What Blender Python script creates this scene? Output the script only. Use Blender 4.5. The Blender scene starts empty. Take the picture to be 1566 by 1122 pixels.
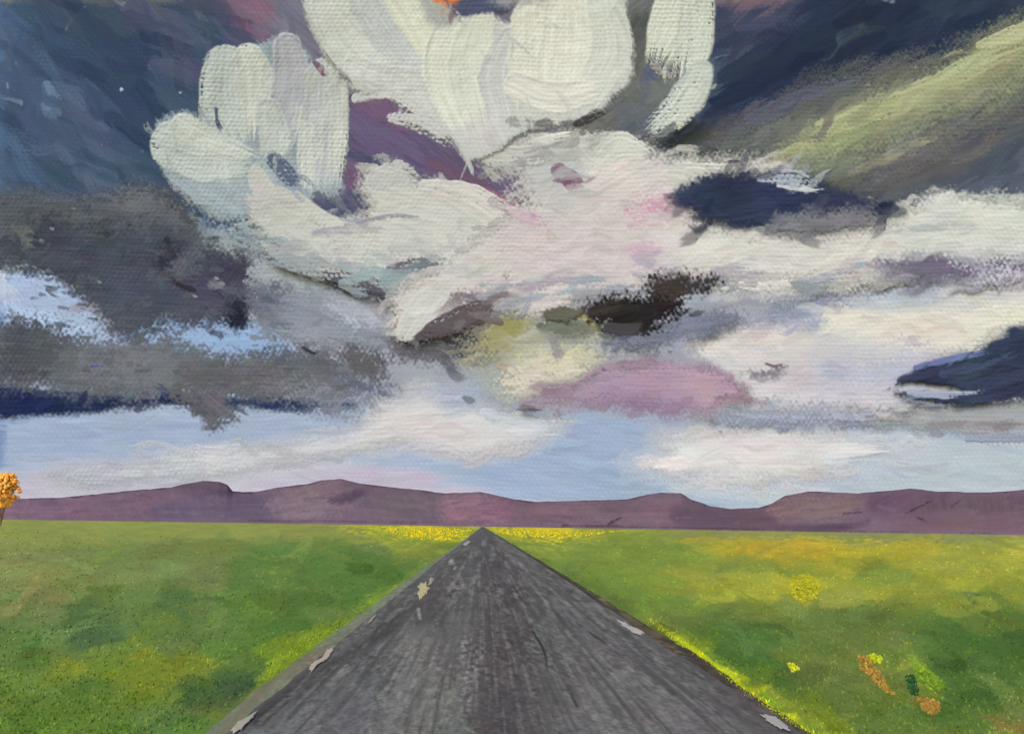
import bpy, math, random
import numpy as np
random.seed(7)
RNG = np.random.RandomState(11)
sc = bpy.context.scene
col = sc.collection

# ------------------------------------------------------------------ camera
W, H, FPX = 1566.0, 1122.0, 1356.0          # photograph size and focal length in its pixels
CAM = np.array([0.0, 0.0, 2.2])
ROLL = math.radians(0.878)
PITCH = math.atan(244.0 * math.cos(ROLL) / FPX)

def basis(yaw):
    F = np.array([math.sin(yaw) * math.cos(PITCH), math.cos(yaw) * math.cos(PITCH), math.sin(PITCH)])
    R0 = np.array([math.cos(yaw), -math.sin(yaw), 0.0])
    U0 = np.cross(R0, F)
    R = math.cos(ROLL) * R0 + math.sin(ROLL) * U0
    U = -math.sin(ROLL) * R0 + math.cos(ROLL) * U0
    return F, R, U
YAW = 0.033
for _ in range(20):                          # the road runs along +Y and vanishes at x = 738
    F_, R_, U_ = basis(YAW)
    d = np.array([0, 1.0, 0])
    px = W / 2 + FPX * d.dot(R_) / d.dot(F_)
    YAW += (px - 738.0) / FPX
F_, R_, U_ = basis(YAW)

def pix_dir(x, y):
    u = (np.asarray(x, float) - W / 2) / FPX
    v = -(np.asarray(y, float) - H / 2) / FPX
    D = F_ + u[..., None] * R_ + v[..., None] * U_
    return D / np.linalg.norm(D, axis=-1, keepdims=True)
def project(P):
    q = P - CAM
    z = q @ F_
    zz = np.where(z > 1e-3, z, 1e-3)
    x = W / 2 + FPX * (q @ R_) / zz
    y = H / 2 - FPX * (q @ U_) / zz
    x = np.where(z > 1e-3, x, -99999.0)
    return x, y
def ground_at(x, y):
    D = pix_dir(np.array(float(x)), np.array(float(y)))
    t = -CAM[2] / D[2]
    return CAM + D * t

cd = bpy.data.cameras.new('camera')
cam = bpy.data.objects.new('camera', cd); col.objects.link(cam)
from mathutils import Matrix, Vector
cam.matrix_world = Matrix(((R_[0], U_[0], -F_[0], CAM[0]), (R_[1], U_[1], -F_[1], CAM[1]), (R_[2], U_[2], -F_[2], CAM[2]), (0, 0, 0, 1)))
cd.sensor_width = 36; cd.lens = 36 * FPX / W
cd.clip_start = 0.1; cd.clip_end = 60000
sc.camera = cam

# ------------------------------------------------------------------ light
EXPO = 0.7
SUN_EL, SUN_AZ = math.radians(30), math.radians(205)     # azimuth clockwise from +Y: behind the camera, to its left
world = bpy.data.worlds.new('World'); sc.world = world
world.use_nodes = True
wn = world.node_tree.nodes; wl = world.node_tree.links
sky = wn.new('ShaderNodeTexSky'); sky.sky_type = 'NISHITA'; sky.sun_disc = False
sky.sun_elevation = SUN_EL; sky.sun_rotation = SUN_AZ
bg = wn['Background']; bg.inputs['Strength'].default_value = 0.15
wl.new(sky.outputs['Color'], bg.inputs['Color'])
sd = bpy.data.lights.new('sun', 'SUN'); sd.energy = 1.5; sd.angle = math.radians(14); sd.color = (1.0, 0.965, 0.91)
sun = bpy.data.objects.new('sun', sd); col.objects.link(sun)
sv = Vector((math.sin(SUN_AZ) * math.cos(SUN_EL), math.cos(SUN_AZ) * math.cos(SUN_EL), math.sin(SUN_EL)))
sun.rotation_euler = sv.to_track_quat('Z', 'Y').to_euler()
sun.location = (0, -20, 40)
vs = sc.view_settings
vs.view_transform = 'Standard'; vs.look = 'None'; vs.exposure = EXPO; vs.gamma = 1.0; vs.use_curve_mapping = False
sc.cycles.transparent_max_bounces = 24
sc.cycles.max_bounces = 4; sc.cycles.diffuse_bounces = 2

# how bright a white surface comes out under this light: base colour = wanted colour / K
K_CLOUD, K_GROUND, K_ROAD, K_HILL = np.array([1.22, 1.21, 1.17]), np.array([.98, 1.02, 1.5]), np.array([1.2, 1.33, 1.6]), np.array([1.33, 1.46, 1.5])

# ------------------------------------------------------------------ helpers
def lin(c):
    c = np.asarray(c, float) / 255.0
    return np.where(c <= 0.04045, c / 12.92, ((c + 0.055) / 1.055) ** 2.4)
TAB = RNG.rand(512, 512).astype(np.float32)
def vnoise(x, y, seed=0):
    x = x + seed * 37.31; y = y + seed * 91.77
    xi = np.floor(x).astype(np.int64); yi = np.floor(y).astype(np.int64)
    fx = (x - xi).astype(np.float32); fy = (y - yi).astype(np.float32)
    fx = fx * fx * (3 - 2 * fx); fy = fy * fy * (3 - 2 * fy)
    a = TAB[yi % 512, xi % 512]; b = TAB[yi % 512, (xi + 1) % 512]
    c = TAB[(yi + 1) % 512, xi % 512]; d = TAB[(yi + 1) % 512, (xi + 1) % 512]
    return (a * (1 - fx) + b * fx) * (1 - fy) + (c * (1 - fx) + d * fx) * fy
def fbm(x, y, seed=0, octs=3):
    s = 0; a = 1; t = 0
    for k in range(octs):
        s = s + a * vnoise(x * 2 ** k, y * 2 ** k, seed + k * 3); t += a; a *= 0.5
    return s / t
def sstep(t):
    t = np.clip(t, 0, 1); return t * t * (3 - 2 * t)
def weave(X, Y):
    wx = X + 5 * (vnoise(X / 70, Y / 70, 5) - .5) + 2.2 * (vnoise(X / 11, Y / 11, 6) - .5)
    wy = Y + 5 * (vnoise(X / 70, Y / 70, 7) - .5) + 2.2 * (vnoise(X / 11, Y / 11, 8) - .5)
    p = 2 * math.pi
    w = 0.5 + 0.5 * np.cos(p * (wx / 8.2 + 0.5 * np.floor(wy / 6.4))) * np.sin(p * wy / 6.4) ** 1
    amp = 0.35 + 0.65 * vnoise(X / 45, Y / 45, 9)
    w = 0.5 + (w - 0.5) * amp
    return np.clip(0.34 * w + 0.36 * vnoise(X / 3.1, Y / 3.1, 10) + 0.30 * vnoise(X / 6.5, Y / 4.2, 12), 0, 1)
def pure_weave(X, Y):
    wx = X + 6 * (vnoise(X / 80, Y / 80, 15) - .5) + 1.6 * (vnoise(X / 9, Y / 9, 16) - .5)
    wy = Y + 6 * (vnoise(X / 80, Y / 80, 17) - .5) + 1.6 * (vnoise(X / 9, Y / 9, 18) - .5)
    p = 2 * math.pi
    w = 0.5 + 0.30 * np.cos(p * wx / 8.0) * np.cos(p * wy / 6.6 * .5 + 1.57 * 0) * 1.0 + 0.22 * np.cos(p * wy / 6.6)
    return .5 + (w - .5) * (.5 + .7 * vnoise(X / 40, Y / 40, 19)) + .35 * (vnoise(X / 2.6, Y / 2.6, 20) - .5)
def catmull(P, n=5, closed=True):
    P = np.asarray(P, float); m = len(P); out = []
    rng = range(m) if closed else range(m - 1)
    for i in rng:
        if closed: p0, p1, p2, p3 = P[(i - 1) % m], P[i], P[(i + 1) % m], P[(i + 2) % m]
        else: p0, p1, p2, p3 = P[max(i - 1, 0)], P[i], P[i + 1], P[min(i + 2, m - 1)]
        for k in range(n):
            t = k / n
            out.append(0.5 * ((2 * p1) + (p2 - p0) * t + (2 * p0 - 5 * p1 + 4 * p2 - p3) * t * t + (3 * p1 - p0 - 3 * p2 + p3) * t ** 3))
    if not closed: out.append(P[-1])
    return np.array(out)
def sdf_poly(P, X, Y):                        # positive inside
    best = np.full(X.shape, 1e12); ins = np.zeros(X.shape, bool)
    for i in range(len(P)):
        ax, ay = P[i]; bx, by = P[(i + 1) % len(P)]
        ex, ey = bx - ax, by - ay; L = ex * ex + ey * ey + 1e-9
        wx, wy = X - ax, Y - ay
        t = np.clip((wx * ex + wy * ey) / L, 0, 1)
        dx = wx - t * ex; dy = wy - t * ey
        np.minimum(best, dx * dx + dy * dy, out=best)
        c = ((ay > Y) != (by > Y))
        if by != ay:
            xc = ax + (Y - ay) * ex / (by - ay)
            ins ^= c & (X < xc)
    dd = np.sqrt(best)
    return np.where(ins, dd, -dd)

class Layer:
    """paint on a surface: every vertex has a place (X, Y), a colour, a coverage and a paint height"""
    n = 0
    def __init__(s, X, Y, tex=None, fill=None):
        s.X = X; s.Y = Y
        s.rgb = np.zeros(X.shape + (3,), np.float32); s.a = np.zeros(X.shape, np.float32); s.h = np.zeros(X.shape, np.float32)
        s.tex = weave(X, Y).astype(np.float32) if tex is None else tex
        if fill is not None: s.rgb[:] = fill; s.a[:] = 1
        Layer.n += 1; s.seed = Layer.n * 17
        s.wv = pure_weave(X, Y) if tex is None else tex
    def win(s, x0, y0, x1, y1):
        m = (s.X >= x0) & (s.X <= x1) & (s.Y >= y0) & (s.Y <= y1)
        r = np.where(m.any(1))[0]; c = np.where(m.any(0))[0]
        if len(r) == 0: return None
        return slice(r[0], r[-1] + 1), slice(c[0], c[-1] + 1)
    def put(s, w, a, c, hh):
        a = np.clip(a, 0, 1).astype(np.float32)
        A0 = s.a[w]; out = a + A0 * (1 - a)
        o = np.maximum(out, 1e-5)
        s.rgb[w] = (c * a[..., None] + s.rgb[w] * (A0 * (1 - a))[..., None]) / o[..., None]
        s.a[w] = out; s.h[w] = s.h[w] * (1 - a * .8) + hh * a
    def patch(s, pts, c, ang=0., soft=7, rough=9, dry=.5, var=.05, op=1., smooth=True, blen=60, bwid=3.2, rs=22):
        s.seed += 1
        P = catmull(pts, 4) if smooth else np.asarray(pts, float)
        m = soft * 1.5 + rough * 1.5 + 4
        w = s.win(P[:, 0].min() - m, P[:, 1].min() - m, P[:, 0].max() + m, P[:, 1].max() + m)
        if w is None: return
        X, Y = s.X[w], s.Y[w]
        st = 3 if min(X.shape) > 30 else 1
        if st > 1:
            ri = np.unique(np.append(np.arange(0, X.shape[0], st), X.shape[0] - 1)); ci = np.unique(np.append(np.arange(0, X.shape[1], st), X.shape[1] - 1))
            S = sdf_poly(P, X[np.ix_(ri, ci)], Y[np.ix_(ri, ci)])
            rr = np.interp(np.arange(X.shape[0]), ri, np.arange(len(ri))); cc = np.interp(np.arange(X.shape[1]), ci, np.arange(len(ci)))
            r0 = np.minimum(rr.astype(int), len(ri) - 2); c0 = np.minimum(cc.astype(int), len(ci) - 2)
            fr = (rr - r0)[:, None]; fc = (cc - c0)[None, :]
            D = (S[r0][:, c0] * (1 - fr) * (1 - fc) + S[r0 + 1][:, c0] * fr * (1 - fc) + S[r0][:, c0 + 1] * (1 - fr) * fc + S[r0 + 1][:, c0 + 1] * fr * fc)
        else: D = sdf_poly(P, X, Y)
        a = math.radians(ang); u = X * math.cos(a) + Y * math.sin(a); v = -X * math.sin(a) + Y * math.cos(a)
        n1 = fbm(u / (rs * 1.8), v / rs, s.seed, 3) - .5
        br = vnoise(u / blen, v / bwid, s.seed + 1) * .6 + vnoise(u / (blen * .4), v / (bwid * .55), s.seed + 2) * .4
        t = (D + 2.2 * rough * n1 + rough * .9 * (br - .5)) / soft
        al = sstep(.5 + t * .5 + (s.tex[w] - .5) * dry * 2.0 * np.exp(-np.abs(t) * .28))
        c = np.asarray(c, np.float32)
        k = 1 + var * 2 * (br - .5) + var * 1.6 * (fbm(X / 60, Y / 60, s.seed + 4, 2) - .5)
        tint = 1 + np.stack([fbm(X / 45, Y / 45, s.seed + 5 + j, 2) - .5 for j in range(3)], -1) * var * .9
        s.put(w, al * op, np.clip(c * k[..., None] * tint, 0, 255), (br - .35) * 2.2)
    def stroke(s, pts, wid, c, dry=.4, var=.06, op=1., fray=.35, edge=2.0, bwid=2.6, blen=70, taper=0.0):
        s.seed += 1
        P = catmull(pts, 6, closed=False)
        wv = np.atleast_1d(np.asarray(wid, float))
        Wd = np.interp(np.linspace(0, 1, len(P)), np.linspace(0, 1, len(wv)), wv) if len(wv) > 1 else np.full(len(P), wv[0])
        mw = Wd.max() * .75 + 8
        w = s.win(P[:, 0].min() - mw, P[:, 1].min() - mw, P[:, 0].max() + mw, P[:, 1].max() + mw)
        if w is None: return
        X, Y = s.X[w], s.Y[w]
        best = np.full(X.shape, 1e12); ss = np.zeros(X.shape); off = np.zeros(X.shape); ww = np.zeros(X.shape); acc = 0; endo = np.zeros(X.shape)
        seg = np.sqrt(((P[1:] - P[:-1]) ** 2).sum(1)); tot = seg.sum()
        for i in range(len(P) - 1):
            ex, ey = P[i + 1] - P[i]; L = seg[i] + 1e-9
            wx, wy = X - P[i, 0], Y - P[i, 1]
            tr = (wx * ex + wy * ey) / L; t = np.clip(tr, 0, L)
            dx = wx - t * ex / L; dy = wy - t * ey / L; dd = dx * dx + dy * dy
            b = dd < best
            best = np.where(b, dd, best); ss = np.where(b, acc + t, ss)
            off = np.where(b, (ex * wy - ey * wx) / L, off); ww = np.where(b, Wd[i] + (Wd[i + 1] - Wd[i]) * t / L, ww)
            acc += seg[i]
        D = ww / 2 - np.sqrt(best)
        q = off / np.maximum(ww, 1) * Wd.mean()
        br = vnoise(q / bwid, ss / blen, s.seed) * .55 + vnoise(q / (bwid * .5), ss / (blen * .4), s.seed + 2) * .45
        n1 = fbm(X / 13, Y / 13, s.seed + 3, 2) - .5
        e = (D + 3.5 * n1) / edge
        dryness = dry * (.35 + .65 * np.clip(ss / tot, 0, 1) ** 1.5)
        body = np.clip(.55 + .9 * (.55 * (s.tex[w] - .5) + .6 * (s.wv[w] - .5)) + .55 * (br - .5), 0, 1)
        th = .62 * dryness + .20 * np.exp(-np.maximum(D, 0) / (.12 * Wd.mean() + 1)) * min(1, dry * 2)
        fr = (tot - ss) / (fray * tot + 1e-6) - (1 - br) * 1.0
        al = sstep(e + .5) * sstep((body - th) / .20 + .35)
        al = al * sstep(fr * 2.0 + .6)
        c = np.asarray(c, np.float32)
        k = 1 + var * 2 * (br - .5) - .03 * np.exp(-((D - 4) / 3) ** 2)
        ridge = np.exp(-((D - 2.5) / 2.2) ** 2)
        s.put(w, al * op, np.clip(c * k[..., None], 0, 255), (br - .35) * 2.4 + ridge * 1.2)

def smear(L, find, box, n, ang, spread=25, ln=(18, 60), wd=(5, 20), jit=7, op=.75, dry=.8, seed=1, keep=.5):
    """short brush strokes that pick the wet paint up where they start and drag it along"""
    r = np.random.RandomState(seed)
    x0, y0, x1, y1 = box
    for k in range(n):
        x = r.uniform(x0, x1); y = r.uniform(y0, y1)
        ij = find(x, y)
        if ij is None or L.a[ij] < keep: continue
        a = math.radians(ang(x, y) if callable(ang) else ang) + math.radians(r.normal(0, spread))
        l = r.uniform(*ln) * (1 if r.rand() < .5 else -1); dx, dy = l * math.cos(a), l * math.sin(a)
        c = L.rgb[ij] + r.normal(0, jit) + r.normal(0, jit * .35, 3)
        bend = r.normal(0, .12) * l
        w = r.uniform(*wd)
        L.stroke([(x, y), (x + dx * .5 - dy * .0 + bend * math.sin(a), y + dy * .5 - bend * math.cos(a)), (x + dx, y + dy)], [w * .7, w, w * .5], c, dry=dry * r.uniform(.6, 1.2), op=op * r.uniform(.5, 1), fray=.5, bwid=2.0)

def boxblur(A, r):
    for ax in (0, 1):
        p = [(0, 0), (0, 0)]; p[ax] = (r + 1, r)
        B = np.cumsum(np.pad(A, p, mode='constant'), axis=ax)
        n = A.shape[ax]
        A = (np.take(B, range(2 * r + 1, 2 * r + 1 + n), axis=ax) - np.take(B, range(0, n), axis=ax)) / (2 * r + 1)
    return A

def tag(o, label=None, cat=None, group=None, kind=None):
    for k, v in (('label', label), ('category', cat), ('group', group), ('kind', kind)):
        if v: o[k] = v
    return o
def mesh_np(name, V, Fq, rgb=None, alpha=None, mat=None, parent=None, smooth=True, origin=None):
    V = np.asarray(V, np.float64)
    if origin is None: origin = V.mean(0)
    me = bpy.data.meshes.new(name)
    Fq = np.asarray(Fq, np.int32); n = Fq.shape[1]
    me.vertices.add(len(V)); me.vertices.foreach_set('co', (V - origin).astype(np.float32).ravel())
    me.loops.add(Fq.size); me.loops.foreach_set('vertex_index', Fq.ravel())
    me.polygons.add(len(Fq)); me.polygons.foreach_set('loop_start', np.arange(0, Fq.size, n, dtype=np.int32)); me.polygons.foreach_set('loop_total', np.full(len(Fq), n, np.int32))
    if smooth: me.polygons.foreach_set('use_smooth', np.ones(len(Fq), bool))
    me.update(calc_edges=True)
    if rgb is not None:
        at = me.color_attributes.new('pigment', 'FLOAT_COLOR', 'POINT')
        C = np.ones((len(V), 4), np.float32); C[:, :3] = rgb
        if alpha is not None: C[:, 3] = alpha
        at.data.foreach_set('color', C.ravel())
    o = bpy.data.objects.new(name, me); col.objects.link(o); o.location = origin
    if mat: me.materials.append(mat)
    if parent is not None: o.parent = parent; o.matrix_parent_inverse = Matrix.Translation(-parent.location)
    return o

def mat_pigment(name, rough=.95, alpha=False, emit=False, bump=0.0, bscale=1.0, spec=.1, mottling=0.0, mscale=1.0):
    m = bpy.data.materials.new(name); m.use_nodes = True
    nt = m.node_tree; N = nt.nodes; L = nt.links; N.clear()
    out = N.new('ShaderNodeOutputMaterial'); at = N.new('ShaderNodeAttribute'); at.attribute_name = 'pigment'
    c = at.outputs['Color']
    if mottling > 0:
        tc = N.new('ShaderNodeTexCoord'); nz = N.new('ShaderNodeTexNoise'); nz.inputs['Scale'].default_value = mscale; nz.inputs['Detail'].default_value = 6
        L.new(tc.outputs['Object'], nz.inputs['Vector'])
        mr = N.new('ShaderNodeMapRange'); mr.inputs[1].default_value = .3; mr.inputs[2].default_value = .7; mr.inputs[3].default_value = 1 - mottling; mr.inputs[4].default_value = 1 + mottling
        L.new(nz.outputs['Fac'], mr.inputs[0])
        mx = N.new('ShaderNodeVectorMath'); mx.operation = 'SCALE'; L.new(c, mx.inputs[0]); L.new(mr.outputs[0], mx.inputs['Scale'])
        c = mx.outputs[0]
    if emit:
        e = N.new('ShaderNodeEmission'); L.new(c, e.inputs['Color']); e.inputs['Strength'].default_value = 1.0; sh = e.outputs[0]
    else:
        b = N.new('ShaderNodeBsdfPrincipled'); L.new(c, b.inputs['Base Color']); b.inputs['Roughness'].default_value = rough
        b.inputs['Specular IOR Level'].default_value = spec
        if bump > 0:
            tc2 = N.new('ShaderNodeTexCoord'); n2 = N.new('ShaderNodeTexNoise'); n2.inputs['Scale'].default_value = bscale; n2.inputs['Detail'].default_value = 4
            L.new(tc2.outputs['Object'], n2.inputs['Vector']); bp = N.new('ShaderNodeBump'); bp.inputs['Strength'].default_value = bump
            L.new(n2.outputs['Fac'], bp.inputs['Height']); L.new(bp.outputs[0], b.inputs['Normal'])
        sh = b.outputs[0]
    if alpha:
        tr = N.new('ShaderNodeBsdfTransparent'); mi = N.new('ShaderNodeMixShader')
        L.new(at.outputs['Alpha'], mi.inputs[0]); L.new(tr.outputs[0], mi.inputs[1]); L.new(sh, mi.inputs[2]); sh = mi.outputs[0]
    L.new(sh, out.inputs['Surface'])
    return m
def quads(nr, nc, off=0):
    i = np.arange(nr * nc).reshape(nr, nc) + off
    return np.stack([i[:-1, :-1], i[1:, :-1], i[1:, 1:], i[:-1, 1:]], -1).reshape(-1, 4)

M_SKY = mat_pigment('sky_light', emit=True)
M_CLOUD = mat_pigment('cloud_vapour', alpha=True, rough=1, spec=0)
M_FIELD = mat_pigment('field_turf', rough=.95, bump=.25, bscale=18)
M_ROAD = mat_pigment('worn_asphalt', rough=.85, bump=.35, bscale=60, spec=.15)
M_GRASS = mat_pigment('grass_blades', rough=.8)
M_HILL = mat_pigment('purple_hillside', rough=1, spec=0, bump=.1, bscale=.02)
M_PETAL = mat_pigment('petals', rough=.8)
M_PAINT = mat_pigment('worn_road_paint', rough=.7)

# ------------------------------------------------------------------ sky
STEP = 1.5
def axis(lo, a, b, hi):
    return np.concatenate([np.arange(lo, a, 8.0), np.arange(a, b, STEP), np.arange(b, hi + 8, 8.0)])
GX = axis(-420, -12, W + 12, 1990); GY = axis(-420, -12, 835, 840)
SX, SY = np.meshgrid(GX, GY)
S = Layer(SX, SY, fill=(84, 92, 116))
P_, K_ = S.patch, S.stroke
big = dict(soft=26, rough=22, dry=.5)
# storm blue, upper left
P_([(-420, -420), (480, -420), (500, 60), (420, 300), (380, 420), (-420, 420)], (71, 83, 112), ang=25, var=.10, **big)
P_([(90, -20), (330, -30), (310, 50), (240, 70), (120, 40), (60, 10)], (66, 77, 100), ang=15, soft=18, rough=12)
K_([(140, 60), (220, 95), (330, 130)], 46, (58, 70, 98), dry=.4)
K_([(115, 70), (190, 130), (250, 210), (300, 270)], 60, (60, 72, 100), dry=.3, fray=.5)
K_([(95, 225), (135, 265), (200, 290)], [26, 36, 14], (86, 97, 126), dry=.5, fray=.5)
K_([(110, 160), (160, 220), (240, 260)], [20, 46, 20], (83, 93, 123), dry=.5)
K_([(170, 180), (215, 215), (260, 245)], 26, (54, 66, 94), dry=.4)
K_([(10, 40), (50, 150), (40, 250)], 60, (77, 90, 122), dry=.7, fray=.6)
K_([(0, 60), (14, 100), (10, 170)], 22, (84, 98, 130), dry=.8, fray=.6)
K_([(180, 2), (260, 35), (340, 60)], [20, 40, 26], (86, 90, 122), dry=.4)
K_([(210, 15), (290, 65), (345, 90)], [14, 34, 30], (84, 88, 118), dry=.6)
K_([(235, 100), (290, 108), (345, 125)], [20, 36, 20], (90, 92, 126), dry=.5)
K_([(280, 90), (320, 120), (350, 150)], [12, 26, 16], (80, 78, 112), dry=.4)
P_([(335, -30), (470, -30), (470, 20), (450, 60), (415, 80), (375, 60), (345, 25)], (124, 92, 122), ang=55, soft=14, rough=9, var=.1)
P_([(375, -10), (420, -10), (415, 40), (385, 35)], (142, 102, 124), ang=55, soft=14, rough=8, op=.7)
K_([(210, 140), (235, 160), (250, 165)], [10, 20, 8], (92, 104, 118), dry=.7, op=.6)
K_([(72, 132), (76, 150), (68, 172)], [16, 22, 8], (108, 126, 160), dry=.3, fray=.2)
for p in [(24, 100, 4, 9), (11, 132, 3, 9), (32, 158, 5, 8), (186, 138, 6, 2), (155, 222, 5, 2), (217, 233, 5, 3), (275, 142, 4, 3)]:
    K_([(p[0], p[1] - p[3] / 2), (p[0] + 1, p[1] + p[3] / 2)], p[2] * .8, (190, 205, 225), dry=.1, fray=.1)
K_([(130, 10), (105, 38), (97, 62), (96, 78)], 2.2, (150, 158, 172), dry=.3, fray=.1)
K_([(0, 275), (10, 285), (20, 296)], 3, (150, 165, 190), dry=.3)
K_([(150, 299), (172, 298)], 6, (150, 165, 165), dry=.5)
# mauve behind the white heap
P_([(430, -20), (700, -20), (960, -10), (1000, 220), (900, 350), (700, 360), (480, 370), (440, 200)], (120, 112, 134), ang=40, var=.08, soft=16, rough=12)
P_([(500, 120), (560, 140), (640, 160), (700, 215), (800, 270), (880, 260), (870, 320), (800, 330), (640, 330), (470, 360), (500, 220)], (104, 90, 122), ang=38, var=.12, soft=8, rough=8, blen=90, bwid=2.6)
P_([(560, 135), (620, 145), (640, 170), (625, 205), (570, 180), (535, 160)], (122, 92, 124), ang=35, soft=9, rough=8)
K_([(530, 180), (600, 225), (700, 265)], [30, 44, 24], (112, 94, 132), dry=.5, bwid=2)
K_([(525, 225), (570, 255), (640, 275)], [14, 26, 12], (80, 78, 112), dry=.5, bwid=2)
P_([(525, 245), (560, 250), (575, 262), (545, 285), (528, 290)], (118, 86, 118), ang=60, soft=6, rough=5)
K_([(655, 245), (720, 280), (800, 325)], [14, 24, 14], (118, 88, 116), dry=.3, bwid=2)
K_([(740, 290), (790, 322), (815, 335)], [10, 20, 12], (150, 98, 126), dry=.2)
P_([(488, 305), (545, 290), (555, 318), (520, 342), (500, 340)], (84, 86, 114), ang=-20, soft=5, rough=5, var=.1)
# grey seam between the heap and the tall petals
P_([(930, -20), (1010, -20), (1000, 60), (985, 130), (1030, 100), (1030, 140), (960, 215), (900, 250), (880, 300), (850, 290), (880, 160), (960, 120)], (114, 110, 112), ang=-35, soft=7, rough=8, var=.12)
P_([(960, 30), (1005, 15), (1000, 50), (975, 90), (975, 120), (955, 110)], (96, 92, 94), ang=-60, soft=8, rough=8, var=.12)
P_([(850, 275), (885, 262), (880, 300), (862, 298)], (126, 94, 120), soft=6, rough=5)
# pale mid sky
P_([(-420, 330), (300, 340), (600, 360), (1000, 340), (1990, 330), (1990, 900), (-420, 900)], (158, 162, 174), ang=0, var=.06, **big)
# navy, upper right
P_([(1040, -420), (1990, -420), (1990, 330), (1400, 350), (1150, 360), (1020, 330), (1070, 180), (1090, 60)], (50, 57, 82), ang=-35, var=.13, soft=12, rough=10)
P_([(1085, -20), (1240, -20), (1230, 30), (1140, 60), (1080, 50)], (74, 74, 102), ang=-35, soft=26, rough=14, op=.8)
K_([(1080, 85), (1100, 80), (1130, 72)], [22, 14, 6], (120, 130, 158), dry=.7)
K_([(1180, 110), (1290, 60), (1420, 10)], 60, (46, 52, 72), dry=.5, fray=.5)
K_([(1290, 60), (1330, 35)], 24, (66, 78, 92), dry=.8)
K_([(1100, 150), (1200, 110), (1280, 60)], 34, (44, 50, 76), dry=.4)
P_([(1420, -10), (1570, -10), (1700, 10), (1700, 45), (1540, 50), (1440, 30)], (60, 68, 88), ang=-30, soft=20, rough=14, op=.8)
P_([(1075, -12), (1160, -12), (1220, -6), (1200, 6), (1090, 7)], (140, 112, 122), soft=5, rough=5, op=.8)
K_([(1345, -4), (1375, 3)], 10, (120, 122, 140), dry=.5)
# grey blue below the green streak
P_([(1290, 270), (1400, 220), (1500, 170), (1566, 120), (1990, 60), (1990, 320), (1400, 330), (1280, 320)], (92, 96, 112), ang=-25, soft=14, rough=12, var=.1)
K_([(1400, 290), (1500, 250), (1600, 200)], 30, (82, 86, 104), dry=.5, fray=.5)
# left light blue gap and stripe
P_([(-420, 415), (0, 412), (90, 425), (170, 500), (200, 530), (0, 520), (-420, 515)], (166, 184, 214), ang=12, soft=8, rough=6, var=.05)
K_([(-20, 440), (10, 452), (24, 470)], 34, (206, 206, 222), dry=.4)
K_([(10, 470), (80, 490), (150, 505)], [14, 20, 12], (178, 200, 232), dry=.4)
P_([(180, 490), (300, 480), (420, 500), (450, 540), (350, 550), (200, 525)], (150, 177, 214), ang=0, soft=10, rough=8)
# low band: blue, cream and lilac
P_([(-420, 610), (250, 600), (560, 615), (900, 630), (1300, 650), (1990, 640), (1990, 900), (-420, 900)], (163, 178, 203), ang=1, var=.045, soft=9, rough=8, dry=.3)
P_([(-420, 640), (120, 640), (300, 650), (260, 690), (-420, 705)], (158, 172, 200), ang=0, soft=10, rough=8)
P_([(-420, 722), (40, 722), (150, 712), (330, 700), (560, 712), (740, 738), (800, 775), (400, 790), (-420, 790)], (194, 190, 206), ang=0, var=.03, soft=9, rough=7)
P_([(470, 735), (560, 718), (640, 722), (700, 742), (620, 752), (520, 745)], (190, 182, 204), soft=8, rough=5)
P_([(860, 640), (960, 640), (990, 700), (960, 750), (840, 765), (740, 760), (700, 720), (800, 700)], (160, 178, 206), ang=10, soft=16, rough=10)
P_([(1380, 668), (1600, 665), (1990, 660), (1990, 790), (1150, 790), (1180, 750), (1290, 735), (1350, 700)], (184, 194, 205), ang=0, soft=14, rough=10, var=.03)
K_([(1040, 745), (1150, 765), (1300, 745)], 26, (178, 192, 210), dry=.6, fray=.4)
# ragged top of the sky: grey, one rust-red dab
P_([(-420, -60), (100, -14), (330, -14), (345, 2), (200, 6), (60, 5), (-420, 0)], (118, 114, 120), soft=5, rough=5, op=.7)
K_([(176, 0), (186, 4), (192, 9)], 8, (176, 180, 182), dry=.3)
P_([(-16, -20), (4, -20), (7, 300), (8, 560), (5, 760), (-16, 760)], (98, 124, 168), ang=90, soft=7, rough=4, op=.5)
K_([(4, 415), (3, 470)], 12, (214, 214, 226), dry=.3, op=.8)

def find_sky(x, y):
    j = np.searchsorted(GX, x); i = np.searchsorted(GY, y)
    return (min(i, len(GY) - 1), min(j, len(GX) - 1))
smear(S, find_sky, (-20, -10, 480, 300), 420, 38, spread=16, ln=(30, 110), wd=(6, 30), jit=5, seed=21)
smear(S, find_sky, (980, -10, 1600, 340), 420, -32, spread=12, ln=(30, 110), wd=(6, 26), jit=5, seed=22)
smear(S, find_sky, (480, 100, 1000, 340), 220, 38, spread=14, ln=(30, 90), wd=(4, 16), jit=6, seed=23)
smear(S, find_sky, (-20, 400, 1600, 620), 380, 4, spread=12, ln=(30, 90), wd=(6, 22), jit=5, seed=24)
smear(S, find_sky, (-20, 610, 1600, 775), 460, 2, spread=7, ln=(40, 140), wd=(4, 16), jit=4, seed=25)

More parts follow.
